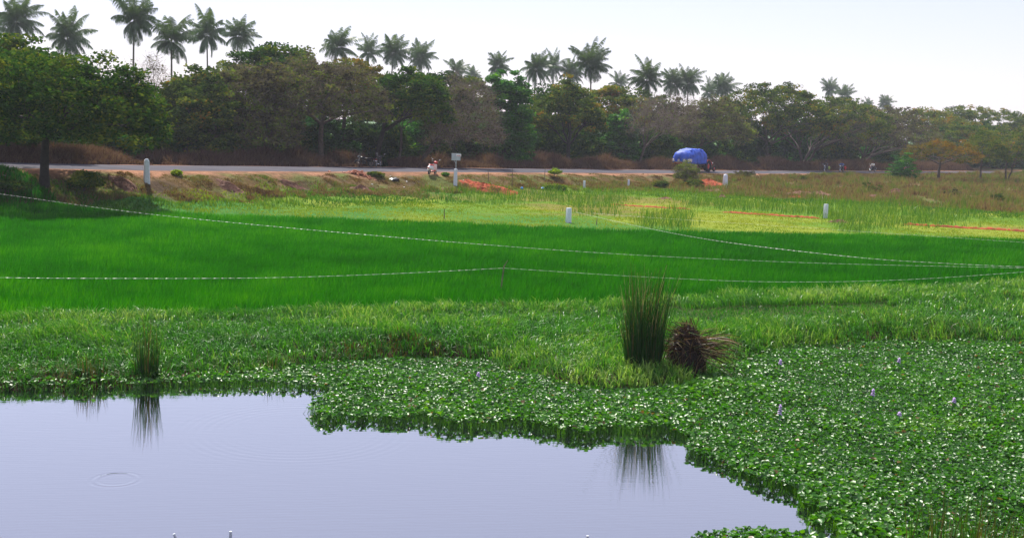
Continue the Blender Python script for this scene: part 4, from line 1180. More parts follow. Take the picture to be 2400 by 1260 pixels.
b = MB(); b.box((0.22, -0.08, zt1 - 0.15), (0.40, 0.006, 0.2), bev=0.002); b.build('notice', M['white_paint'], pl)
b = MB()
for k in range(7): b.box((0.07 + 0.048 * k, -0.086, zt1 - 0.20 + 0.012 * ((k * 5) % 3)), (0.03, 0.004, 0.06 + 0.02 * (k % 2)))
b.build('red_marks', M['red_paint'], pl)

def stick(pts, rad, label, name='wooden_stick', group='thin sticks standing in the fields', mat='wood'):
    b = MB(); b.tube(pts, rad, 7)
    o = b.build(name, M[mat]); return tag(o, label, 'stick', group)
P = hit(1173, 692); s = scale_at(P)
def off(P, dx, z): return (P[0] + dx, P[1], P[2] + z)
stick([off(P, 0, -0.2), off(P, 0.03, 0.45), off(P, 0.075, 0.92), off(P, 0.085, 1.0), off(P, 0.15, 1.12), off(P, 0.21, 1.23)], [0.028, 0.026, 0.024, 0.026, 0.018, 0.008], 'crooked stick in the rice holding up the nearest tape')
for px, pyb, pyt, dx, lab in [(1200, 441, 388, -0.02, 'tall bare stick right of the red soil heap'), (1145, 425, 392, -0.1, 'bare leaning stick behind the red soil heap'), (1041, 513, 489, 0, 'short dark stick at the far rice edge'),
                              (1398, 527, 510, 0.02, 'thin twig at the rice edge right of the flat topped post'), (1276, 424, 390, 0.02, 'thin leafy looking twig beside the feathery bush')]:
    P = hit(px, pyb); h = h_px(P, pyt, px)
    stick([off(P, 0, -0.2), off(P, dx * 0.4, h * 0.5), off(P, dx, h)], [0.035, 0.028, 0.014], lab)

def tape(pts, label, width=0.026, turns=1.6, slack=None):
    W = np.array([at_z(*p) for p in pts])
    t = np.linspace(0, len(W) - 1, 60 * (len(W) - 1))
    # Catmull-Rom through the points
    Wp = np.vstack([2 * W[0] - W[1], W, 2 * W[-1] - W[-2]])
    C = []
    for tt in t:
        i = min(int(tt), len(W) - 2); f = tt - i
        p0, p1, p2, p3 = Wp[i], Wp[i + 1], Wp[i + 2], Wp[i + 3]
        C.append(0.5 * (2 * p1 + (p2 - p0) * f + (2 * p0 - 5 * p1 + 4 * p2 - p3) * f * f + (3 * p1 - p0 - 3 * p2 + p3) * f ** 3))
    C = np.array(C)
    L = np.concatenate([[0], np.cumsum(np.linalg.norm(np.diff(C, axis=0), axis=1))])
    m = int(L[-1] / 0.05)
    l = np.linspace(0, L[-1], m)
    C = np.stack([np.interp(l, L, C[:, j]) for j in range(3)], 1)
    T_ = np.gradient(C, axis=0); T_ /= np.linalg.norm(T_, axis=1, keepdims=True)
    A = np.cross(T_, [0, 0, 1.0]); A /= np.linalg.norm(A, axis=1, keepdims=True); B = np.cross(T_, A)
    rg = np.random.RandomState(len(label))
    ph = np.cumsum(turns * 0.05 * 2 * np.pi * (0.4 + 1.2 * rg.rand(m)))
    d = (A * np.cos(ph)[:, None] + B * np.sin(ph)[:, None]) * width / 2
    e = (A * -np.sin(ph)[:, None] + B * np.cos(ph)[:, None]) * width * 0.1
    V = np.stack([C - d - e, C + d - e, C + d + e, C - d + e], 1).reshape(-1, 3)
    i = np.arange(m - 1)[:, None] * 4
    k = np.arange(4)[None]
    Q = np.stack([i + k, i + (k + 1) % 4, i + 4 + (k + 1) % 4, i + 4 + k], -1).reshape(-1, 4)
    return tag(link('bird_scare_tape', np_mesh('bird_scare_tape', V, Q, mat=M['rope'])), label, 'tape', 'twisted tapes strung over the rice')
tape([(-300, 433, 2.6), (-60, 447, 2.0), (400, 507, 1.35), (1200, 578, 0.95), (1800, 612, 1.0), (2400, 628, 1.2), (2700, 636, 1.35)], 'longest pale tape crossing the whole rice field from upper left to right', 0.015)
tape([(-300, 642, 1.25), (-60, 649, 1.05), (200, 652, 0.9), (600, 651, 0.85), (900, 642, 0.95), (1181, 628, 1.22)], 'near tape running left from the crooked stick', 0.014)
tape([(1181, 628, 1.22), (1500, 648, 0.95), (1800, 660, 0.88), (2100, 656, 0.95), (2400, 637, 1.2), (2700, 612, 1.5)], 'near tape sagging right from the crooked stick', 0.015)
tape([(1350, 497, 0.55), (1500, 531, 0.8), (1700, 567, 0.95), (2000, 602, 1.02), (2200, 616, 1.08), (2400, 625, 1.2), (2700, 634, 1.4)], 'dashed tape starting beside the flat topped post and running to the right', 0.02)
tape([(1390, 500, 0.7), (1500, 508, 0.75), (1880, 533, 0.8), (2100, 548, 0.85), (2400, 568, 0.95), (2700, 592, 1.05)], 'faint thin tape along the far right edge of the rice', 0.013)

# ------------------------------------------------------------------ reeds and the dead clump
def stalks(n, base_r, h0, h1, spread, wd, rg, tint, seg=5, flatx=1.0, bendy=0.08, heads=0.0):
    a = rg.uniform(0, 6.28, n); r = base_r * np.sqrt(rg.rand(n))
    B = np.stack([np.cos(a) * r * flatx, np.sin(a) * r, np.full(n, -0.1)], 1)
    h = h0 + (h1 - h0) * rg.beta(1.3, 1.5, n)
    ln = np.stack([rg.normal(0, spread, n) + np.cos(a) * spread * 0.7, rg.normal(0, spread, n)], 1) * h[:, None]
    f = np.linspace(0, 1, seg + 1)
    az = rg.uniform(0, 3.14, n)
    wv = np.stack([np.cos(az), np.sin(az), np.zeros(n)], 1) * (wd * rg.uniform(0.7, 1.3, n))[:, None] * 0.5
    V = []
    for t in f:
        c = B + np.stack([ln[:, 0] * t ** 1.6, ln[:, 1] * t ** 1.6, h * t * (1 - 0.06 * t)], 1) + rg.normal(0, bendy * 0.03, (n, 3))
        k = (1 - t * 0.8)
        V += [c - wv * k, c + wv * k]
    m = 2 * (seg + 1)
    V = np.stack(V, 1)
    i = np.arange(n)[:, None] * m; k = np.arange(seg)[None] * 2
    Q = np.stack([i + k, i + k + 1, i + k + 3, i + k + 2], -1).reshape(-1, 4)
    tn = np.repeat(tint[:, None] + 0 * V[:, :, 0], 1, 1)
    tipm = rg.rand(n) < heads
    tn[tipm, -4:] = 0.95
    return V.reshape(-1, 3), Q, np.clip(tn.ravel(), 0, 1)

def reed_clump(P, label, name, n, br, h0, h1, spread, wd, seed, mat='reed', tm=0.3, heads=0.04, flatx=1.0, brown=0.12):
    rg = np.random.RandomState(seed)
    tint = np.clip(rg.normal(tm, 0.16, n), 0, 0.72); tint[rg.rand(n) < brown] = 0.78
    V, Q, t = stalks(n, br, h0, h1, spread, wd, rg, tint, heads=heads, flatx=flatx)
    o = link(name, np_mesh(name, V, Q, None, t, M[mat])); o.location = tuple(float(a) for a in P)
    return tag(o, label, 'reeds')
def wp(px, py, z=0.1): return at_z(px, py, z)
reed_clump(wp(1506, 878), 'tall dark green reed clump at the water plant edge', 'reed_clump', 950, 0.44, 1.0, 3.2, 0.09, 0.022, 1, heads=0.10)
reed_clump(wp(345, 884), 'dark green reeds standing at the bank on the left side of the pond', 'reed_clump', 170, 0.27, 0.5, 1.75, 0.06, 0.02, 2, heads=0.02)
reed_clump(wp(212, 890), 'short sparse reeds with brown bases left of the darker reeds', 'reed_clump', 90, 0.34, 0.35, 0.85, 0.05, 0.022, 3, brown=0.35, heads=0)
reed_clump(wp(640, 868), 'few short reed blades at the end of the brown bank edge', 'reed_clump', 40, 0.2, 0.35, 0.75, 0.06, 0.02, 4, brown=0.3, heads=0)
reed_clump(at_z(2245, 1335, 0.0), 'tall grass blades rising in the near right corner', 'reed_clump', 110, 0.62, 0.7, 1.5, 0.08, 0.026, 5, heads=0.0, tm=0.6, brown=0.03, flatx=1.2)
reed_clump(at_z(2420, 1345, 0.0), 'yellow green grass blades cut by the lower right corner', 'reed_clump', 90, 0.5, 0.5, 1.15, 0.09, 0.024, 6, heads=0.0, tm=0.7, brown=0.0)
reed_clump(at_z(2100, 1330, 0.0), 'low grass blades at the bottom edge right of the water', 'reed_clump', 60, 0.4, 0.3, 0.62, 0.12, 0.02, 7, heads=0.0, tm=0.7, brown=0.0)

P = wp(1606, 878)
rg = np.random.RandomState(21)
def dead_clump():
    n = 1500
    u = rg.normal(0, 1, (n, 3)); u[:, 2] = np.abs(u[:, 2]); u /= np.linalg.norm(u, axis=1, keepdims=True)
    rr = rg.uniform(0.5, 1.0, n)
    C = u * rr[:, None] * np.array([0.52, 0.48, 1.28]); C[:, 2] += 0.1
    d = np.stack([rg.normal(0.5, 0.7, n), rg.normal(0, 0.6, n), rg.normal(-0.15, 0.5, n)], 1)
    low = C[:, 2] < 0.55
    d[low] = np.stack([rg.normal(0.1, 0.3, low.sum()), rg.normal(0, 0.25, low.sum()), rg.normal(0.9, 0.3, low.sum())], 1)
    d /= np.linalg.norm(d, axis=1, keepdims=True)
    L = rg.uniform(0.25, 0.8, n)
    # long stalks fallen to the right
    m = 160
    C2 = np.stack([rg.uniform(0.15, 0.5, m), rg.normal(0, 0.25, m), rg.uniform(0.45, 1.0, m)], 1)
    d2 = np.stack([rg.uniform(0.7, 1.0, m), rg.normal(0, 0.3, m), rg.normal(-0.12, 0.28, m)], 1); d2 /= np.linalg.norm(d2, axis=1, keepdims=True)
    C = np.concatenate([C, C2]); d = np.concatenate([d, d2]); L = np.concatenate([L, rg.uniform(0.35, 1.25, m)])
    n = len(C)
    w_ = np.cross(d, rg.normal(0, 1, (n, 3))); w_ /= np.linalg.norm(w_, axis=1, keepdims=True)
    w_ *= 0.009
    s0 = C - d * (L * 0.5)[:, None]; s0[-m:] = C[-m:]
    s1 = s0 + d * (L * 0.6)[:, None]; s2 = s0 + d * L[:, None] + np.array([0, 0, -0.12]) * L[:, None]
    V = np.stack([s0 - w_, s0 + w_, s1 - w_, s1 + w_, s2 - w_ * .3, s2 + w_ * .3], 1); V[:, :, 2] = np.maximum(V[:, :, 2], 0.0)
    k = np.arange(n)[:, None] * 6
    Q = np.concatenate([np.concatenate([k, k + 1, k + 3, k + 2], 1), np.concatenate([k + 2, k + 3, k + 5, k + 4], 1)])
    tn = np.clip(np.where(rg.rand(n) < 0.25, rg.uniform(0.75, 0.95, n), rg.uniform(0.05, 0.6, n)), 0, 1); tn[rg.rand(n) < 0.05] = 1.0
    return V.reshape(-1, 3), Q, np.repeat(tn, 6)
V, Q, t = dead_clump()
# matted dark heart of the clump
nu, nv = 18, 10
core = []; cf = []
for j in range(nv + 1):
    for i in range(nu):
        th = math.pi * 0.5 * j / nv; ph = 2 * math.pi * i / nu; k = 1 + 0.25 * (rg.rand() - 0.5)
        core.append((0.46 * math.sin(th) * math.cos(ph) * k, 0.42 * math.sin(th) * math.sin(ph) * k, 0.05 + 1.12 * math.cos(th) * k))
for j in range(nv):
    for i in range(nu):
        a = j * nu + i; b_ = j * nu + (i + 1) % nu; cf.append((a + nu, b_ + nu, b_, a))
n0 = len(V)
me = np_mesh('dead_reed_clump', np.concatenate([V, np.array(core)]), np.concatenate([Q, np.array(cf) + n0]), None, np.concatenate([t, np.zeros(len(core))]), M['dead_reed'])
o = link('dead_reed_clump', me); o.location = tuple(float(a) for a in P)
tag(o, 'collapsed brown heap of dead reeds beside the tall green clump', 'dead reeds')

# hyacinth flowers
for k, (px, py, h, lab) in enumerate([(1828, 968, 0.30, 'largest lilac flower spike, nearest above the hyacinth leaves'), (2046, 924, 0.22, 'second largest lilac flower on the hyacinth carpet'), (2236, 940, 0.15, 'small lilac flower near the right side of the hyacinth'),
        (2107, 847, 0.17, 'distant lilac flower high on the right part of the carpet'), (1829, 851, 0.17, 'distant lilac flower right of the dead reeds'), (2108, 970, 0.1, 'tiny lilac flower below the second largest one'), (1121, 879, 0.14, 'lone lilac flower on the left tongue of hyacinth')]):
    P = at_z(px, py, 0.3)
    root = empty('hyacinth_flower', (P[0], P[1], 0.0), lab, 'flower', 'lilac water hyacinth flowers')
    zt = 0.27; h *= 0.75
    b = MB(); b.tube([(0, 0, -0.02), (0.005, 0, zt + h * 0.4), (0, 0, zt + h * 0.75)], 0.009, 6); b.build('stem', M['green_paint'], root)
    b = MB(); rr = random.Random(k)
    for j in range(12):
        z = zt + h * (j / 12.0); a = j * 2.4; q = 0.03 * (1 - 0.5 * j / 12)
        b.lump((math.cos(a) * q, math.sin(a) * q, z), (0.024, 0.024, 0.017), 7, 5, noise=0.5, seed=j)
    b.build('petals', M['flower'], root)

# ------------------------------------------------------------------ soil heaps, ridges, rubble, litter
def heap(P, wx, wy, h, mat, label, name='soil_heap', cat='soil heap', seed=0, rz=0.0, nz=0.5, skew=0.0):
    nu, nv = 40, 14
    vs, fs = [], []
    rg = np.random.RandomState(seed)
    for j in range(nv + 1):
        r = j / nv
        for i in range(nu):
            a = 2 * math.pi * i / nu
            x = math.cos(a) * r; y = math.sin(a) * r
            k = 1 + 0.35 * (vnoise(x * 3 + seed, y * 3, 1.0, seed) - 0.5)
            X, Y = x * wx / 2 * k, y * wy / 2 * k
            prof = (1 - sstep(0.0, 1.0, r)) ** 0.85
            z = h * prof * (0.55 + 0.9 * vnoise(X, Y, max(wx, wy) * 0.25, seed + 2)) + 0.16 * h * nz * rg.normal() * (r < 0.97) - 0.06 * (r > 0.97)
            z *= 1 + skew * x
            co, si = math.cos(rz), math.sin(rz)
            wx_, wy_ = X * co - Y * si, X * si + Y * co
            g = gz(P[0] + wx_, P[1] + wy_) - P[2]
            vs.append((wx_, wy_, g + max(float(z), -0.1)))
    for j in range(nv):
        for i in range(nu):
            a = j * nu + i; b_ = j * nu + (i + 1) % nu
            fs.append((a + nu, b_ + nu, b_, a))
    me = bpy.data.meshes.new(name); me.from_pydata(vs, [], fs); me.materials.append(M[mat]); me.update()
    o = link(name, me); o.location = tuple(float(a) for a in P)
    return tag(o, label, cat)
P = hit(1135, 440); heap(P, 4.4, 3.4, 0.5, 'red_soil', 'bright red soil heap spilling down the verge right of the sign', seed=3, rz=-0.5)
P = hit(1185, 451); heap(P, 2.6, 2.0, 0.22, 'red_soil', 'low toe of red soil running out into the green strip', seed=4, rz=-0.2)
P = hit(1662, 434); heap(P, 3.6, 5.0, 0.35, 'red_soil', 'red soil patch at the foot of the round topped post', seed=5)
P = hit(1725, 441); heap(P, 2.4, 2.4, 0.2, 'brown_soil', 'low brown clods right of the round topped post', seed=6)
P = hit(1905, 458); heap(P, 5.0, 5.0, 0.5, 'brown_soil', 'broad dug over brown red soil mound on the right verge', seed=7)
P = hit(1868, 463); heap(P, 1.7, 1.6, 0.16, 'red_soil', 'small red clod pile at the left foot of the broad mound', seed=8)
P = hit(2100, 455); heap(P, 3.4, 3.0, 0.5, 'brown_soil', 'pale pinkish soil mound in the middle of the right verge', seed=9)
P = hit(2060, 462); heap(P, 3.6, 2.0, 0.2, 'brown_soil', 'flat brown bare patch below the brownish bush', seed=10)
P = hit(1560, 466); heap(P, 1.5, 1.2, 0.13, 'brown_soil', 'dark brown clod in the green weeds below the trailer', seed=11)
P = hit(1692, 463); heap(P, 1.2, 1.2, 0.22, 'brown_soil', 'brown tuft of upturned earth below the round topped post', seed=12)
P = hit(1965, 521); heap(P, 1.6, 1.0, 0.2, 'brown_soil', 'small brown debris pile right of the post among weeds', seed=13)
P = hit(850, 447); heap(P, 2.4, 1.4, 0.3, 'brown_soil', 'dark eroded soil lump at the foot of the left verge', seed=14)
P = hit(690, 440); heap(P, 2.6, 1.2, 0.28, 'brown_soil', 'eroded brown soil step on the left verge', seed=15)
P = hit(540, 440); heap(P, 2.2, 1.2, 0.26, 'brown_soil', 'crumbling brown bank lump right of the left verge post', seed=16)
P = hit(290, 436); heap(P, 2.0, 1.3, 0.3, 'brown_soil', 'dark brown bank lump left of the left verge post', seed=17)

def ridge(pts, wd, h, label, seed=0):
    W = np.array([hit(px, py) for px, py in pts])
    n = max(24, int(np.linalg.norm(np.diff(W, axis=0), axis=1).sum() / 0.12))
    t = np.linspace(0, len(W) - 1, n)
    C = np.stack([np.interp(t, np.arange(len(W)), W[:, j]) for j in range(3)], 1)
    T_ = np.gradient(C, axis=0); T_ /= np.linalg.norm(T_, axis=1, keepdims=True); A = np.stack([-T_[:, 1], T_[:, 0], 0 * T_[:, 0]], 1)
    rg = np.random.RandomState(seed)
    C[:, :2] += np.stack([rg.normal(0, 0.03, n), rg.normal(0, 0.05, n)], 1)
    V = []
    for k, (o_, z_) in enumerate([(-1, 0), (-0.55, 0.7), (0, 1), (0.55, 0.7), (1, 0)]):
        hh = h * z_ * rg.uniform(0.45, 1.5, n) * sstep(0, 6, np.arange(n)) * sstep(n, n - 6, np.arange(n))
        V.append(np.stack([C[:, 0] + A[:, 0] * o_ * wd / 2 * rg.uniform(.8, 1.25, n), C[:, 1] + A[:, 1] * o_ * wd / 2, zg(C[:, 0], C[:, 1]) + hh - 0.04 * (z_ == 0)], 1))
    V = np.stack(V, 1).reshape(-1, 3)
    i = np.arange(n - 1)[:, None] * 5; k = np.arange(4)[None]
    Q = np.stack([i + k, i + k + 1, i + k + 6, i + k + 5], -1).reshape(-1, 4)
    return tag(link('soil_ridge', np_mesh('soil_ridge', V, Q, mat=M['red_soil'])), label, 'soil ridge', 'red soil ridges across the weeds')
ridge([(1425, 479), (1490, 484), (1560, 488), (1620, 490)], 0.4, 0.09, 'red soil ridge leading right from near the flat topped post', 1)
ridge([(1690, 497), (1760, 502), (1850, 508), (1925, 513)], 0.4, 0.10, 'red soil ridge ending at the post among the tall weeds', 2)
ridge([(2110, 526), (2200, 531), (2300, 537), (2420, 545)], 0.4, 0.12, 'longest red soil ridge near the right end of the rice', 3)
ridge([(2345, 489), (2400, 491), (2470, 494)], 0.5, 0.10, 'short red soil ridge at the right edge below the verge', 4)

def rubble(P, n, sp, label, mat, size=0.14, name='brick_pile', cat='rubble', seed=0):
    b = MB(); rr = random.Random(seed)
    for k in range(n):
        x = rr.gauss(0, sp); y = rr.gauss(0, sp * 0.4); z = max(0.02, 0.26 * math.exp(-(x / sp) ** 2) * rr.uniform(0.2, 1.1))
        M_ = Matrix.Rotation(rr.uniform(0, 6), 3, 'Z') @ Matrix.Rotation(rr.uniform(-0.6, 0.6), 3, 'X')
        b.box((x, y, z + gz(P[0] + x, P[1] + y) - P[2]), (size * rr.uniform(0.7, 1.6), size * rr.uniform(0.6, 1.1), size * rr.uniform(0.4, 0.8)), M_, bev=0.01)
    o = b.build(name, M[mat], smooth=False); o.location = tuple(float(a) for a in P)
    return tag(o, label, cat, kind='stuff')
rubble(hit(838, 408), 90, 0.6, 'pile of broken reddish bricks at the roadside left of the scooter', 'brick', seed=2)
def litter(px, py, r, mat, label, name, cat='litter', seed=0):
    P = hit(px, py)
    b = MB(); b.lump((0, 0, r[2] * 0.6), r, 12, 8, noise=0.5, seed=seed)
    o = b.build(name, M[mat]); o.location = tuple(float(a) for a in P); o.rotation_euler = (0, 0, seed)
    return tag(o, label, cat, 'litter on the verge')
litter(924, 424, (0.48, 0.3, 0.15), 'black_plastic', 'black plastic sheet lying crumpled on the grassy verge', 'plastic_sheet', seed=1)
litter(1223, 444, (0.11, 0.1, 0.12), 'blue_plastic', 'small bright blue bag, upright, left of the other blue bag', 'plastic_bag', seed=2)
litter(1273, 443, (0.2, 0.14, 0.1), 'blue_plastic', 'flat blue bag lying below the feathery bush', 'plastic_bag', seed=3)
for k, (px, py, r, lab) in enumerate([(872, 433, .11, 'white scrap below the black sheet, left'), (953, 427, .12, 'white strip right of the black sheet'), (947, 440, .1, 'cream scrap low on the verge under the white strip'), (915, 415, .08, 'white scrap above the black sheet'),
        (1203, 454, .1, 'white scrap at the tip of the red soil toe'), (1086, 423, .07, 'pale scrap on top of the red soil heap'), (276, 378, .1, 'white scrap on the far road edge, larger'), (221, 378, .07, 'white scrap on the far road edge, smaller'),
        (10, 414, .12, 'white scrap on the shaded verge at the left edge'), (1220, 425, .07, 'small white scrap right of the tall bare stick'), (2172, 421, .11, 'white scrap on bare soil left of the orange tinted tree'), (1965, 411, .12, 'white scrap by the road under the second rider'), (2083, 412, .11, 'white scrap left of the layered bush')]):
    litter(px, py, (r * 0.75, r * 0.55, r * 0.35), 'white_litter', lab, 'paper_scrap', seed=10 + k)

# pale stake tops poking out of the near water
for px, py, h, lab in [(540, 1330, 0.5, 'grey stake top standing out of the near water'), (1373, 1345, 0.5, 'pale stake top at the bottom edge of the water, right one'), (418, 1335, 0.46, 'bent pale stake top at the bottom edge, left one')]:
    P = at_z(px, py, 0.0); zt = z_at(px, 1244 if px == 540 else (1254 if px > 1000 else 1250), P)
    stick([(P[0], P[1], -0.5), (P[0], P[1], zt * 0.7), (P[0] - (0.06 if px == 418 else 0), P[1], zt)], [0.026, 0.024, 0.02], lab, 'water_stake', 'stakes in the pond', 'post')

# ------------------------------------------------------------------ people
def skin_body(name, joints, edges, radii, mat, parent, root=0, sub=1):
    me = bpy.data.meshes.new(name)
    me.from_pydata([tuple(j) for j in joints], edges, [])
    o = bpy.data.objects.new(name, me); COL.objects.link(o)
    md = o.modifiers.new('skin', 'SKIN'); md.use_smooth_shade = True
    if sub:
        sb = o.modifiers.new('sub', 'SUBSURF'); sb.levels = sub; sb.render_levels = sub
    for i, r in enumerate(radii):
        rr = r if hasattr(r, '__len__') else (r, r)
        me.skin_vertices[0].data[i].radius = rr
        me.skin_vertices[0].data[i].use_root = (i == root)
    dg = bpy.context.evaluated_depsgraph_get(); dg.update()
    nm = bpy.data.meshes.new_from_object(o.evaluated_get(dg))
    bpy.data.objects.remove(o)
    nm.name = name; nm.materials.clear(); nm.materials.append(mat)
    return nm

def lerp(a, b, t): return tuple(a[i] + (b[i] - a[i]) * t for i in range(3))

def rider(loc, rz, label, shirt, trousers, helmet=None, seat=0.78, grip=(0.52, 0.30, 1.0), foot=(0.12, 0.18, 0.32), group='motorcycle riders', lean=0.22):
    root = empty('person', loc, label, 'person', group, rz)
    hip = (0, 0, seat + 0.10); ch = (lean * 0.9, 0, seat + 0.42); nk = (lean * 1.15, 0, seat + 0.60); hd0 = (lean * 1.25, 0, seat + 0.68); hd = (lean * 1.35 + 0.02, 0, seat + 0.80)
    J = [hip, lerp(hip, ch, 0.5), ch, nk, hd0, hd, (hd[0] + 0.01, 0, hd[2] + 0.08)]
    Rr = [(0.15, 0.13), (0.14, 0.11), (0.17, 0.12), (0.06, 0.06), (0.06, 0.065), (0.085, 0.10), (0.06, 0.07)]
    E = [(0, 1), (1, 2), (2, 3), (3, 4), (4, 5), (5, 6)]
    arms, legs = [], []
    for s in (1, -1):
        sh = (ch[0] + 0.02, 0.19 * s, ch[2] + 0.08); wr = (grip[0] - 0.05, grip[1] * s, grip[2] + 0.04)
        el = lerp(sh, wr, 0.5); el = (el[0] - 0.02, el[1] + 0.10 * s, el[2] - 0.10); pm = (grip[0] + 0.0, grip[1] * s, grip[2] + 0.035)
        n = len(J); J += [sh, el, wr, pm]; Rr += [0.06, 0.045, 0.03, 0.036]; E += [(2, n), (n, n + 1), (n + 1, n + 2), (n + 2, n + 3)]
        arms.append((sh, el, wr, pm))
        hp = (0.03, 0.11 * s, seat + 0.07); kn = (0.42, 0.20 * s, seat + 0.02); ak = (foot[0] + 0.02, foot[1] * s, foot[2] + 0.08); to = (foot[0] + 0.2, foot[1] * s, foot[2] + 0.02)
        n = len(J); J += [hp, kn, ak, to]; Rr += [0.085, 0.06, 0.042, 0.036]; E += [(0, n), (n, n + 1), (n + 1, n + 2), (n + 2, n + 3)]
        legs.append((hp, kn, ak, to))
    body = skin_body('body', J, E, Rr, M['skin'], root)
    bo = link('body', body, root)
    # fingers curled round the grips, thumb below, and the face
    b = MB()
    for s, (sh, el, wr, pm) in zip((1, -1), arms):
        for k in range(4):
            y = pm[1] + (k - 1.5) * 0.021; l = (0.9, 1.0, 0.95, 0.75)[k]
            b.tube([(pm[0] + 0.01, y, pm[2] + 0.015), (pm[0] + 0.045 * l, y, pm[2] + 0.012), (pm[0] + 0.056 * l, y, pm[2] - 0.022), (pm[0] + 0.03, y, pm[2] - 0.05)], [0.011, 0.010, 0.009, 0.007], 6)
        b.tube([(pm[0] - 0.01, pm[1] - 0.034 * s, pm[2] + 0.005), (pm[0] + 0.0, pm[1] - 0.05 * s, pm[2] - 0.03), (pm[0] + 0.028, pm[1] - 0.046 * s, pm[2] - 0.05)], [0.012, 0.011, 0.008], 6)
    b.lump((hd[0] + 0.105, 0, hd[2] - 0.005), (0.022, 0.014, 0.026), 8, 6)
    for s in (1, -1): b.lump((hd[0] + 0.0, 0.088 * s, hd[2]), (0.022, 0.012, 0.032), 8, 6)
    hb = b.build('hands_and_features', M['skin'], bo)
    b = MB()
    for s in (1, -1): b.lump((hd[0] + 0.088, 0.034 * s, hd[2] + 0.025), (0.012, 0.016, 0.009), 8, 6)
    b.lump((hd[0] + 0.09, 0, hd[2] - 0.05), (0.012, 0.026, 0.006), 8, 6)
    b.build('eyes_and_mouth', M['hair'], bo)
    Js = [hip, lerp(hip, ch, 0.5), ch, (nk[0] - 0.01, 0, nk[2] - 0.05)]; Rs = [(0.165, 0.145), (0.155, 0.13), (0.19, 0.14), (0.085, 0.08)]; Es = [(0, 1), (1, 2), (2, 3)]
    for sh, el, wr, pm in arms:
        n = len(Js); Js += [sh, el, lerp(el, wr, 0.35)]; Rs += [0.08, 0.064, 0.056]; Es += [(2, n), (n, n + 1), (n + 1, n + 2)]
    link('shirt', skin_body('shirt', Js, Es, Rs, M[shirt], root), root)
    Jt = [(0, 0, seat + 0.12), (0.02, 0, seat + 0.05)]; Rt = [(0.165, 0.145), (0.15, 0.13)]; Et = [(0, 1)]
    for hp, kn, ak, to in legs:
        n = len(Jt); Jt += [hp, kn, lerp(kn, ak, 0.9)]; Rt += [0.10, 0.078, 0.06]; Et += [(1, n), (n, n + 1), (n + 1, n + 2)]
    link('trousers', skin_body('trousers', Jt, Et, Rt, M[trousers], root), root)
    b = MB()
    for hp, kn, ak, to in legs:
        b.lump((ak[0] + 0.08, ak[1], ak[2] - 0.07), (0.13, 0.048, 0.045), 10, 6)
    b.build('shoes', M['cloth_dark'], root)
    b = MB()
    if helmet:
        b.lump((hd[0] - 0.01, 0, hd[2] + 0.035), (0.145, 0.125, 0.135), 14, 10); b.build('helmet', M[helmet], root)
    else:
        b.lump((hd[0] - 0.028, 0, hd[2] + 0.045), (0.10, 0.092, 0.10), 12, 8); b.build('hair', M['hair'], root)
    return root

# ------------------------------------------------------------------ two wheelers
def wheel(parent, c, r, rim_mat='chrome', tw=0.05, spokes=10):
    t = MB(); t.ring(c, r - tw, tw, nu=26, nv=8, sy=0.9); w_ = t.build('wheel', M['rubber'], parent)
    b = MB(); b.ring(c, r - tw * 1.95, 0.018, nu=24, nv=6)
    for k in range(spokes):
        a = 2 * math.pi * k / spokes
        b.tube([(c[0], c[1], c[2]), (c[0] + math.cos(a) * (r - tw * 1.9), c[1], c[2] + math.sin(a) * (r - tw * 1.9))], 0.008, 5)
    b.tube([(c[0], c[1] - 0.07, c[2]), (c[0], c[1] + 0.07, c[2])], 0.05, 10)
    b.build('rim', M[rim_mat], w_)
    return w_

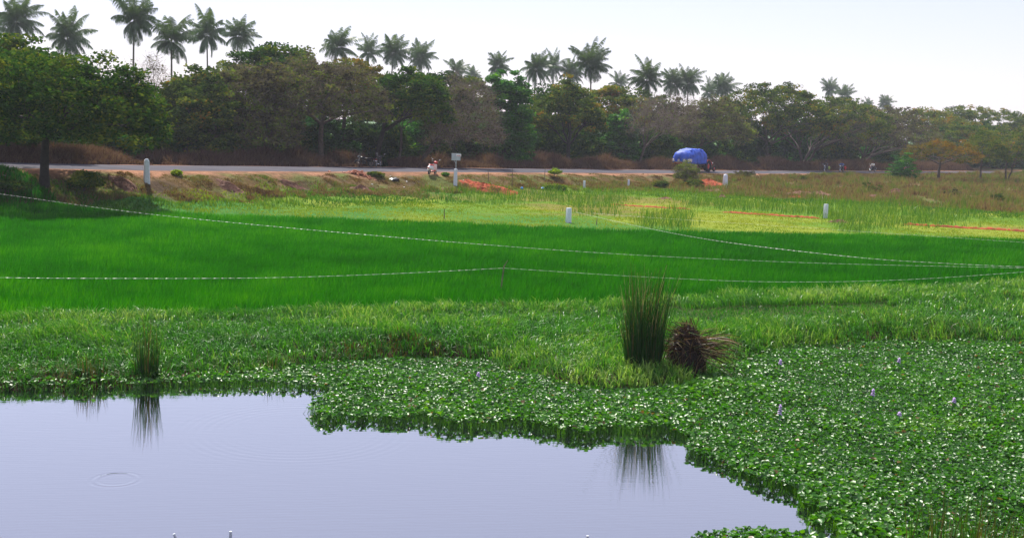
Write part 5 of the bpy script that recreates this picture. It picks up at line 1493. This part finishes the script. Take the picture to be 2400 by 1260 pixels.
def motorcycle(loc, rz, label, paint='black_paint', group=None, roll=0.0, mirror=True):
    root = empty('motorcycle', loc, label, 'motorcycle', group, rz)
    root.rotation_euler = (roll, 0, rz)
    for x in (0.68, -0.6): wheel(root, (x, 0, 0.30), 0.30)
    b = MB()
    b.tube([(0.46, 0, 0.88), (0.1, 0, 0.66), (-0.2, 0, 0.62), (-0.7, 0, 0.72)], 0.028, 8)
    b.tube([(0.46, 0, 0.84), (0.3, 0, 0.4), (0.02, 0, 0.26), (-0.25, 0, 0.32), (-0.2, 0, 0.62)], 0.026, 8)
    b.tube([(-0.6, 0.1, 0.30), (-0.25, 0.1, 0.34)], 0.02, 8); b.tube([(-0.6, -0.1, 0.30), (-0.25, -0.1, 0.34)], 0.02, 8)
    b.tube([(-0.6, 0.11, 0.32), (-0.48, 0.11, 0.66)], 0.026, 8); b.tube([(-0.6, -0.11, 0.32), (-0.48, -0.11, 0.66)], 0.026, 8)
    b.tube([(0.12, -0.24, 0.30), (0.12, 0.24, 0.30)], 0.018, 8)
    b.build('frame', M['dark_metal'], root)
    b = MB()
    for s in (1, -1): b.tube([(0.68, 0.08 * s, 0.30), (0.50, 0.08 * s, 0.90)], 0.024, 8)
    b.build('front_fork', M['chrome'], root)
    b = MB(); b.box((0.08, 0, 0.40), (0.3, 0.24, 0.28), bev=0.04); b.box((0.18, 0, 0.56), (0.16, 0.2, 0.16), Matrix.Rotation(-0.4, 3, 'Y'), bev=0.03); b.build('engine', M['dark_metal'], root)
    b = MB(); b.lump((0.22, 0, 0.80), (0.28, 0.14, 0.13), 16, 10); b.build('tank', M[paint], root)
    b = MB(); b.box((-0.28, 0, 0.79), (0.66, 0.24, 0.09), Matrix.Rotation(0.06, 3, 'Y'), bev=0.035); b.build('seat', M['black_plastic'], root)
    b = MB(); b.box((-0.3, 0.13, 0.6), (0.28, 0.03, 0.2), bev=0.012); b.box((-0.3, -0.13, 0.6), (0.28, 0.03, 0.2), bev=0.012)
    b.box((-0.68, 0, 0.76), (0.2, 0.16, 0.1), Matrix.Rotation(0.25, 3, 'Y'), bev=0.03); b.build('side_panels', M[paint], root)
    b = MB()
    for x, a0, a1 in ((0.68, 20, 150), (-0.6, 20, 140)):
        pts = [(x + 0.335 * math.cos(R(a)), 0, 0.30 + 0.335 * math.sin(R(a))) for a in np.linspace(a0, a1, 9)]
        for p, q in zip(pts[:-1], pts[1:]):
            m_ = lerp(p, q, 0.5); an = math.atan2(q[2] - p[2], q[0] - p[0])
            b.box(m_, (math.hypot(q[0] - p[0], q[2] - p[2]) * 1.1, 0.13, 0.014), Matrix.Rotation(-an, 3, 'Y'))
    b.build('mudguards', M[paint], root)
    b = MB(); b.tube([(0.48, 0, 0.95), (0.47, 0.2, 1.02), (0.40, 0.36, 1.0)], 0.014, 8); b.tube([(0.48, 0, 0.95), (0.47, -0.2, 1.02), (0.40, -0.36, 1.0)], 0.014, 8); h_ = b.build('handlebar', M['chrome'], root)
    if mirror:
        for s in (1, -1):
            b = MB(); b.tube([(0.42, 0.27 * s, 1.02), (0.44, 0.34 * s, 1.18)], 0.008, 6); b.lump((0.43, 0.36 * s, 1.21), (0.02, 0.07, 0.045), 12, 8); b.build('mirror', M['chrome'], h_)
    b = MB(); b.lump((0.60, 0, 0.92), (0.09, 0.11, 0.11), 14, 10); hl = b.build('headlight', M[paint], root)
    b = MB(); b.lump((0.655, 0, 0.92), (0.05, 0.085, 0.085), 14, 10); b.build('lens', M['glass'], hl)
    b = MB(); b.box((-0.8, 0, 0.72), (0.03, 0.14, 0.07), bev=0.01); b.build('tail_light', M['red_paint'], root)
    b = MB(); b.box((-0.83, 0, 0.58), (0.012, 0.2, 0.12), Matrix.Rotation(-0.15, 3, 'Y'), bev=0.004); b.build('number_plate', M['white_paint'], root)
    b = MB(); b.tube([(0.2, -0.14, 0.5), (0.15, -0.15, 0.28), (-0.15, -0.16, 0.25), (-0.65, -0.17, 0.36)], [0.022, 0.022, 0.035, 0.045], 10); b.build('exhaust', M['chrome'], root)
    return root

def road_dir(P):
    d = np.hypot(RX - P[0], RY - P[1]); i = int(np.clip(np.argmin(d), 1, len(RX) - 2))
    return math.atan2(RY[i + 1] - RY[i - 1], RX[i + 1] - RX[i - 1])
def on_road(px, dl):
    P = at_d(px, dl, 395); _, zr = road_d(np.array([P[0]]), np.array([P[1]]))
    P[2] = max(P[2], float(zr[0]) + 0.05 - 0.0045 * dl * dl if abs(dl) < 3.4 else P[2])
    return P
def roadpos(px, dl):
    P = on_road(px, dl); return P, road_dir(P)

# riders coming towards the camera
for k, (px, dl, lab, rl, sh, hm, dr) in enumerate([
    (1936, 1.6, 'dark motorcycle ridden by the leftmost rider', 'person in dark clothes and helmet riding the leftmost motorcycle, yellow green bag at the side', 'cloth_dark', 'black_paint', 0.1),
    (1973, 1.9, 'dark motorcycle with a lit up front, ridden by the person in blue', 'person in a blue shirt riding the second motorcycle from the left', 'cloth_blue', None, 0.1),
    (2046, 1.4, 'motorcycle with pale front ridden by the person in white', 'person in a white shirt riding the third motorcycle, left of the layered bush', 'cloth_white', None, -0.1),
    (2126, -1.0, 'motorcycle mostly hidden behind the layered bush', 'person in a white shirt riding half hidden behind the layered bush', 'cloth_white', 'black_paint', 0.05)]):
    P, th = roadpos(px, dl)
    rz = th + math.pi + dr
    motorcycle(P, rz, lab, ['black_paint', 'black_paint', 'black_paint', 'red_paint'][k], 'ridden motorcycles on the road')
    p2 = (P[0] - 0.18 * math.cos(rz), P[1] - 0.18 * math.sin(rz), P[2])
    rider(p2, rz, rl, sh, 'cloth_dark', hm)
    if k == 0:
        b = MB(); b.lump((0, 0, 0), (0.26, 0.15, 0.24), 14, 10, noise=0.2, seed=3); o = b.build('saddle_bag', M['cloth_yellow'])
        o.location = (P[0] - 0.45 * math.cos(rz) - 0.3 * math.sin(rz), P[1] - 0.45 * math.sin(rz) + 0.3 * math.cos(rz), P[2] + 0.62); o.rotation_euler = (0, 0, rz); tag(o, 'yellow green bag hanging on the leftmost motorcycle', 'bag')
    if k == 1:
        b = MB(); b.lump((0, 0, 0), (0.24, 0.16, 0.28), 14, 10, noise=0.2, seed=4); o = b.build('saddle_bag', M['cloth_red'])
        o.location = (P[0] - 0.45 * math.cos(rz) - 0.34 * math.sin(rz), P[1] - 0.45 * math.sin(rz) + 0.34 * math.cos(rz), P[2] + 0.66); o.rotation_euler = (0, 0, rz); tag(o, 'red bag hanging on the motorcycle of the person in blue', 'bag')
    if k == 2:
        b = MB(); b.lump((0, 0, 0), (0.2, 0.14, 0.2), 14, 10, noise=0.2, seed=5); o = b.build('saddle_bag', M['cloth_red'])
        o.location = (P[0] + 0.1 * math.cos(rz) + 0.34 * math.sin(rz), P[1] + 0.1 * math.sin(rz) - 0.34 * math.cos(rz), P[2] + 0.8); o.rotation_euler = (0, 0, rz); tag(o, 'pale red bag on the motorcycle of the person in white', 'bag')

P = at_d(886, -4.6, 388); motorcycle(P, road_dir(P) + 0.5, 'dark parked motorcycle in tree shade, its white number plate showing', 'black_paint', 'motorcycles parked in the shade', roll=0.08)
P = at_d(855, -5.3, 388); motorcycle(P, road_dir(P) + math.pi - 0.5, 'black parked motorcycle almost lost in shade, left of the other', 'black_paint', 'motorcycles parked in the shade', roll=-0.08)

def scooter(loc, rz, label):
    root = empty('scooter', loc, label, 'scooter', None, rz)
    root.rotation_euler = (0.13, 0, rz)
    for x in (0.62, -0.56): wheel(root, (x, 0, 0.23), 0.23, tw=0.055, spokes=6)
    b = MB(); b.lump((-0.45, 0, 0.58), (0.45, 0.19, 0.2), 16, 10); b.box((-0.35, 0.16, 0.5), (0.55, 0.06, 0.22), Matrix.Rotation(0.2, 3, 'Y'), bev=0.025); b.box((-0.35, -0.16, 0.5), (0.55, 0.06, 0.22), Matrix.Rotation(0.2, 3, 'Y'), bev=0.025); b.build('body', M['white_paint'], root)
    b = MB(); b.box((0.08, 0, 0.30), (0.5, 0.34, 0.06), bev=0.02); b.build('footboard', M['red_paint'], root)
    b = MB(); b.box((0.40, 0, 0.58), (0.07, 0.40, 0.6), Matrix.Rotation(-0.3, 3, 'Y'), bev=0.03); b.build('leg_shield', M['white_paint'], root)
    b = MB(); b.box((-0.32, 0, 0.80), (0.7, 0.27, 0.09), Matrix.Rotation(0.05, 3, 'Y'), bev=0.035); b.build('seat', M['red_paint'], root)
    b = MB(); b.lump((0.46, 0, 0.98), (0.16, 0.19, 0.12), 14, 10); b.build('headstock', M['red_paint'], root)
    b = MB(); b.tube([(0.38, -0.33, 1.0), (0.42, 0, 1.0), (0.38, 0.33, 1.0)], 0.017, 8); h_ = b.build('handlebar', M['dark_metal'], root)
    for s in (1, -1):
        b = MB(); b.tube([(0.4, 0.25 * s, 1.0), (0.42, 0.33 * s, 1.2)], 0.008, 6); b.lump((0.42, 0.34 * s, 1.23), (0.02, 0.06, 0.045), 10, 8); b.build('mirror', M['chrome'], h_)
    b = MB(); b.lump((0.6, 0, 0.92), (0.04, 0.09, 0.07), 12, 8); b.build('headlight', M['glass'], root)
    b = MB(); b.box((0.62, 0, 0.49), (0.34, 0.15, 0.04), Matrix.Rotation(0.1, 3, 'Y'), bev=0.015); b.build('front_mudguard', M['red_paint'], root)
    b = MB(); b.box((-0.88, 0, 0.58), (0.04, 0.2, 0.1), bev=0.012); b.build('tail_light', M['red_paint'], root)
    b = MB(); b.box((-0.86, 0, 0.42), (0.012, 0.22, 0.12), Matrix.Rotation(-0.2, 3, 'Y'), bev=0.004); b.build('number_plate', M['white_paint'], root)
    b = MB(); b.tube([(-0.2, -0.17, 0.25), (-0.75, -0.19, 0.32)], [0.04, 0.05], 10); b.build('exhaust', M['dark_metal'], root)
    b = MB(); b.tube([(0.0, 0.12, 0.27), (-0.05, 0.28, 0.02)], 0.014, 6); b.build('kickstand', M['dark_metal'], root)
    return root
P = hit(1012, 409); scooter(P, road_dir(P) + 0.3, 'red and white scooter parked on the dirt shoulder')

# ------------------------------------------------------------------ tractor, trailer, tarpaulin
def tractor(loc, rz):
    root = empty('tractor', loc, 'small red tractor pulling the covered trailer to the right', 'tractor', None, rz)
    for s in (1, -1):
        c = (-0.55, 0.72 * s, 0.68)
        b = MB(); b.ring(c, 0.5, 0.18, nu=30, nv=10, sy=0.95)
        for k in range(20):
            a = 2 * math.pi * k / 20; b.box((c[0] + math.cos(a) * 0.665, c[1], c[2] + math.sin(a) * 0.665), (0.06, 0.3, 0.05), Matrix.Rotation(-a + math.pi / 2, 3, 'Y') @ Matrix.Rotation(0.5 * s, 3, 'Z'))
        w_ = b.build('rear_wheel', M['rubber'], root)
        b = MB(); b.lump(c, (0.36, 0.08, 0.36), 20, 8); b.build('rim', M['red_paint'], w_)
        c = (1.25, 0.6 * s, 0.38)
        b = MB(); b.ring(c, 0.27, 0.11, nu=26, nv=8, sy=0.9); w_ = b.build('front_wheel', M['rubber'], root)
        b = MB(); b.lump(c, (0.2, 0.07, 0.2), 16, 8); b.build('rim', M['red_paint'], w_)
        b = MB()
        for k in range(8):
            a0 = R(20 + k * 17); a1 = R(20 + (k + 1) * 17); am = (a0 + a1) / 2
            b.box((-0.55 + 0.76 * math.cos(am), 0.66 * s, 0.68 + 0.76 * math.sin(am)), (0.24, 0.36, 0.03), Matrix.Rotation(-am - math.pi / 2, 3, 'Y'), bev=0.01)
        b.build('fender', M['red_paint'], root)
    b = MB(); b.box((0.85, 0, 0.98), (1.25, 0.5, 0.48), taper=0.86, bev=0.07); b.build('bonnet', M['red_paint'], root)
    b = MB(); b.box((1.49, 0, 0.96), (0.05, 0.4, 0.36), bev=0.015); b.build('grille', M['dark_metal'], root)
    for s in (1, -1):
        b = MB(); b.lump((1.42, 0.27 * s, 1.05), (0.08, 0.07, 0.08), 12, 8); b.build('headlight', M['glass'], root)
    b = MB(); b.box((0.45, 0, 0.62), (1.9, 0.4, 0.36), bev=0.05); b.tube([(1.25, -0.6, 0.38), (1.25, 0.6, 0.42)], 0.06, 8); b.tube([(-0.55, -0.7, 0.68), (-0.55, 0.7, 0.68)], 0.13, 10)
    b.box((-0.1, 0, 0.72), (0.5, 0.9, 0.05), bev=0.01); b.box((-1.1, 0, 0.5), (0.5, 0.12, 0.08), bev=0.02); b.build('chassis', M['dark_metal'], root)
    b = MB(); b.box((-0.62, 0, 1.08), (0.42, 0.46, 0.1), bev=0.03); b.box((-0.83, 0, 1.28), (0.08, 0.44, 0.36), Matrix.Rotation(-0.15, 3, 'Y'), bev=0.03); b.build('seat', M['black_plastic'], root)
    b = MB(); b.tube([(0.18, 0, 1.05), (-0.06, 0, 1.38)], 0.022, 8)
    vs = [(-0.06 + 0.2 * math.cos(a) * 0.55, 0.2 * math.sin(a), 1.38 + 0.2 * math.cos(a) * 0.7) for a in np.linspace(0, 2 * math.pi, 17)]
    b.tube(vs, 0.016, 6); b.build('steering_wheel', M['black_plastic'], root)
    b = MB(); b.tube([(0.9, 0.2, 1.2), (0.9, 0.2, 1.75), (0.86, 0.2, 1.82)], 0.03, 8); b.build('exhaust', M['dark_metal'], root)
    return root

P0, th = roadpos(1652, 0.9)
ux, uy = math.cos(th), math.sin(th)
tractor(P0, th)
rider((P0[0] - ux * 0.6, P0[1] - uy * 0.6, P0[2]), th, 'person in dark clothes driving the red tractor', 'cloth_dark', 'cloth_dark', None, seat=1.13, grip=(0.48, 0.17, 1.40), foot=(0.42, 0.22, 0.74), group=None, lean=0.08)
TC = (P0[0] - ux * 3.95, P0[1] - uy * 3.95, P0[2])
tr = empty('farm_trailer', TC, 'two wheeled farm trailer with orange tail board under the blue tarpaulin', 'trailer', None, th)
b = MB(); b.box((0, 0, 0.98), (4.2, 1.95, 0.1), bev=0.02); b.box((0, 0.5, 0.86), (4.1, 0.12, 0.14)); b.box((0, -0.5, 0.86), (4.1, 0.12, 0.14)); b.box((2.5, 0, 0.8), (1.2, 0.14, 0.12), Matrix.Rotation(0.2, 3, 'Y'), bev=0.02); b.build('bed', M['dark_metal'], tr)
for s in (1, -1):
    b = MB(); b.box((0, 0.96 * s, 1.28), (4.2, 0.06, 0.5), bev=0.015)
    for x in (-1.9, -0.95, 0, 0.95, 1.9): b.box((x, 1.01 * s, 1.28), (0.09, 0.05, 0.5), bev=0.01)
    b.build('side_board', M['green_paint'], tr)
b = MB(); b.box((-2.08, 0, 1.25), (0.06, 1.84, 0.55), bev=0.015); b.box((-2.12, 0.4, 1.25), (0.04, 0.08, 0.55)); b.box((-2.12, -0.4, 1.25), (0.04, 0.08, 0.55)); b.build('tail_board', M['orange_paint'], tr)
b = MB(); b.box((2.08, 0, 1.28), (0.06, 1.84, 0.5), bev=0.015); b.build('head_board', M['green_paint'], tr)
for s in (1, -1):
    c = (-0.75, 0.82 * s, 0.47); b = MB(); b.ring(c, 0.34, 0.13, nu=28, nv=10, sy=1.0); w_ = b.build('wheel', M['rubber'], tr)
    b = MB(); b.lump(c, (0.23, 0.07, 0.23), 18, 8); b.build('rim', M['orange_paint'], w_)
b = MB(); b.tube([(-0.75, -0.8, 0.47), (-0.75, 0.8, 0.47)], 0.07, 8); b.box((-0.75, 0.5, 0.68), (0.8, 0.08, 0.3)); b.box((-0.75, -0.5, 0.68), (0.8, 0.08, 0.3)); b.build('axle', M['dark_metal'], tr)

def tarpaulin():
    nu, nv = 84, 34
    vs, fs = [], []
    for j in range(nv + 1):
        a = -0.12 + (math.pi + 0.24) * j / nv                  # over the load from one side to the other
        for i in range(nu + 1):
            u = i / nu * 2 - 1
            end = max(0.0, 1 - abs(u) ** 9.0) ** 0.5
            e = 0.62
            cy = math.copysign(abs(math.cos(a)) ** e, math.cos(a)); sz = math.copysign(abs(math.sin(a)) ** e, math.sin(a))
            x = u * 2.7
            hgt = 1.3 * (0.86 + 0.14 * end) * (1 + 0.06 * math.sin(u * 2.2 + 1.2)) * (1 - 0.17 * float(sstep(-0.35, -0.6, u)) * (0.6 + 0.8 * float(sstep(1.2, 0.6, a)))) - 0.12 * max(0, u - 0.6)
            y = cy * 1.14 * (0.12 + 0.88 * end)
            z = 1.36 + sz * hgt * (0.2 + 0.8 * end)
            nz_ = fbm(np.array([x * 1.0 + 50]), np.array([j * 0.16]), 0.55, 3)[0] - 0.5
            rd = abs(math.sin(x * 5.5 + 2.5 * nz_ + j * 0.05)) ** 0.6
            k = 1 + 0.2 * nz_ + 0.045 * rd
            vs.append((x * (1 + 0.03 * nz_), y * k, 1.36 + (z - 1.36) * k + (0.07 * nz_ if j in (0, nv) else 0)))
    for j in range(nv):
        for i in range(nu):
            p = j * (nu + 1) + i
            fs.append((p, p + 1, p + nu + 2, p + nu + 1))
    b = MB(); b.add(vs, fs)
    o = b.build('tarpaulin', M['tarp'])
    md = o.modifiers.new('thick', 'SOLIDIFY'); md.thickness = 0.012
    for p in o.data.polygons: p.use_smooth = True
    return o
o = tarpaulin(); o.location = TC; o.rotation_euler = (0, 0, th); tag(o, 'crumpled bright blue tarpaulin covering the trailer load', 'tarpaulin')
b = MB()
for x in (-1.95, -1.1, -0.2, 0.7, 1.6):
    for s in (0.45, -0.45):
        for z in (1.32, 1.7, 2.05): b.lump((x, s, z), (0.46, 0.44, 0.24), 14, 8, noise=0.08, seed=int(x * 10))
o = b.build('sack_load', M['sack']); o.location = TC; o.rotation_euler = (0, 0, th); tag(o, 'load of sacks filling the trailer beneath the tarpaulin', 'sacks')
b = MB(); b.box((-2.5, 0.0, 1.42), (0.28, 1.8, 0.42), bev=0.1); b.box((-2.0, -1.14, 1.42), (0.9, 0.2, 0.4), bev=0.08)
o = b.build('white_sheet', M['sack']); o.location = TC; o.rotation_euler = (0, 0, th); tag(o, 'white sheeting showing below the tarpaulin at the back', 'sheet')

# ------------------------------------------------------------------ haze
hz = bpy.data.meshes.new('haze')
x0, x1, y0, y1, z0, z1 = -1600, 1600, -70, 1600, -3, 34
hz.from_pydata([(x0, y0, z0), (x1, y0, z0), (x1, y1, z0), (x0, y1, z0), (x0, y0, z1), (x1, y0, z1), (x1, y1, z1), (x0, y1, z1)], [], [(3, 2, 1, 0), (4, 5, 6, 7), (0, 1, 5, 4), (1, 2, 6, 5), (2, 3, 7, 6), (3, 0, 4, 7)])
m = bpy.data.materials.new('thin_air_haze'); m.use_nodes = True
nt = m.node_tree
for n in list(nt.nodes):
    if n.type != 'OUTPUT_MATERIAL': nt.nodes.remove(n)
out = [n for n in nt.nodes if n.type == 'OUTPUT_MATERIAL'][0]
pv = nt.nodes.new('ShaderNodeVolumePrincipled')
pv.inputs['Color'].default_value = (0.86, 0.91, 1.0, 1)
pv.inputs['Density'].default_value = HAZE
pv.inputs['Anisotropy'].default_value = 0.2
nt.links.new(pv.outputs[0], out.inputs['Volume'])
hz.materials.append(m); hz.update()
tag(link('haze', hz), 'thin pale haze over the fields and trees', 'haze', kind='stuff')
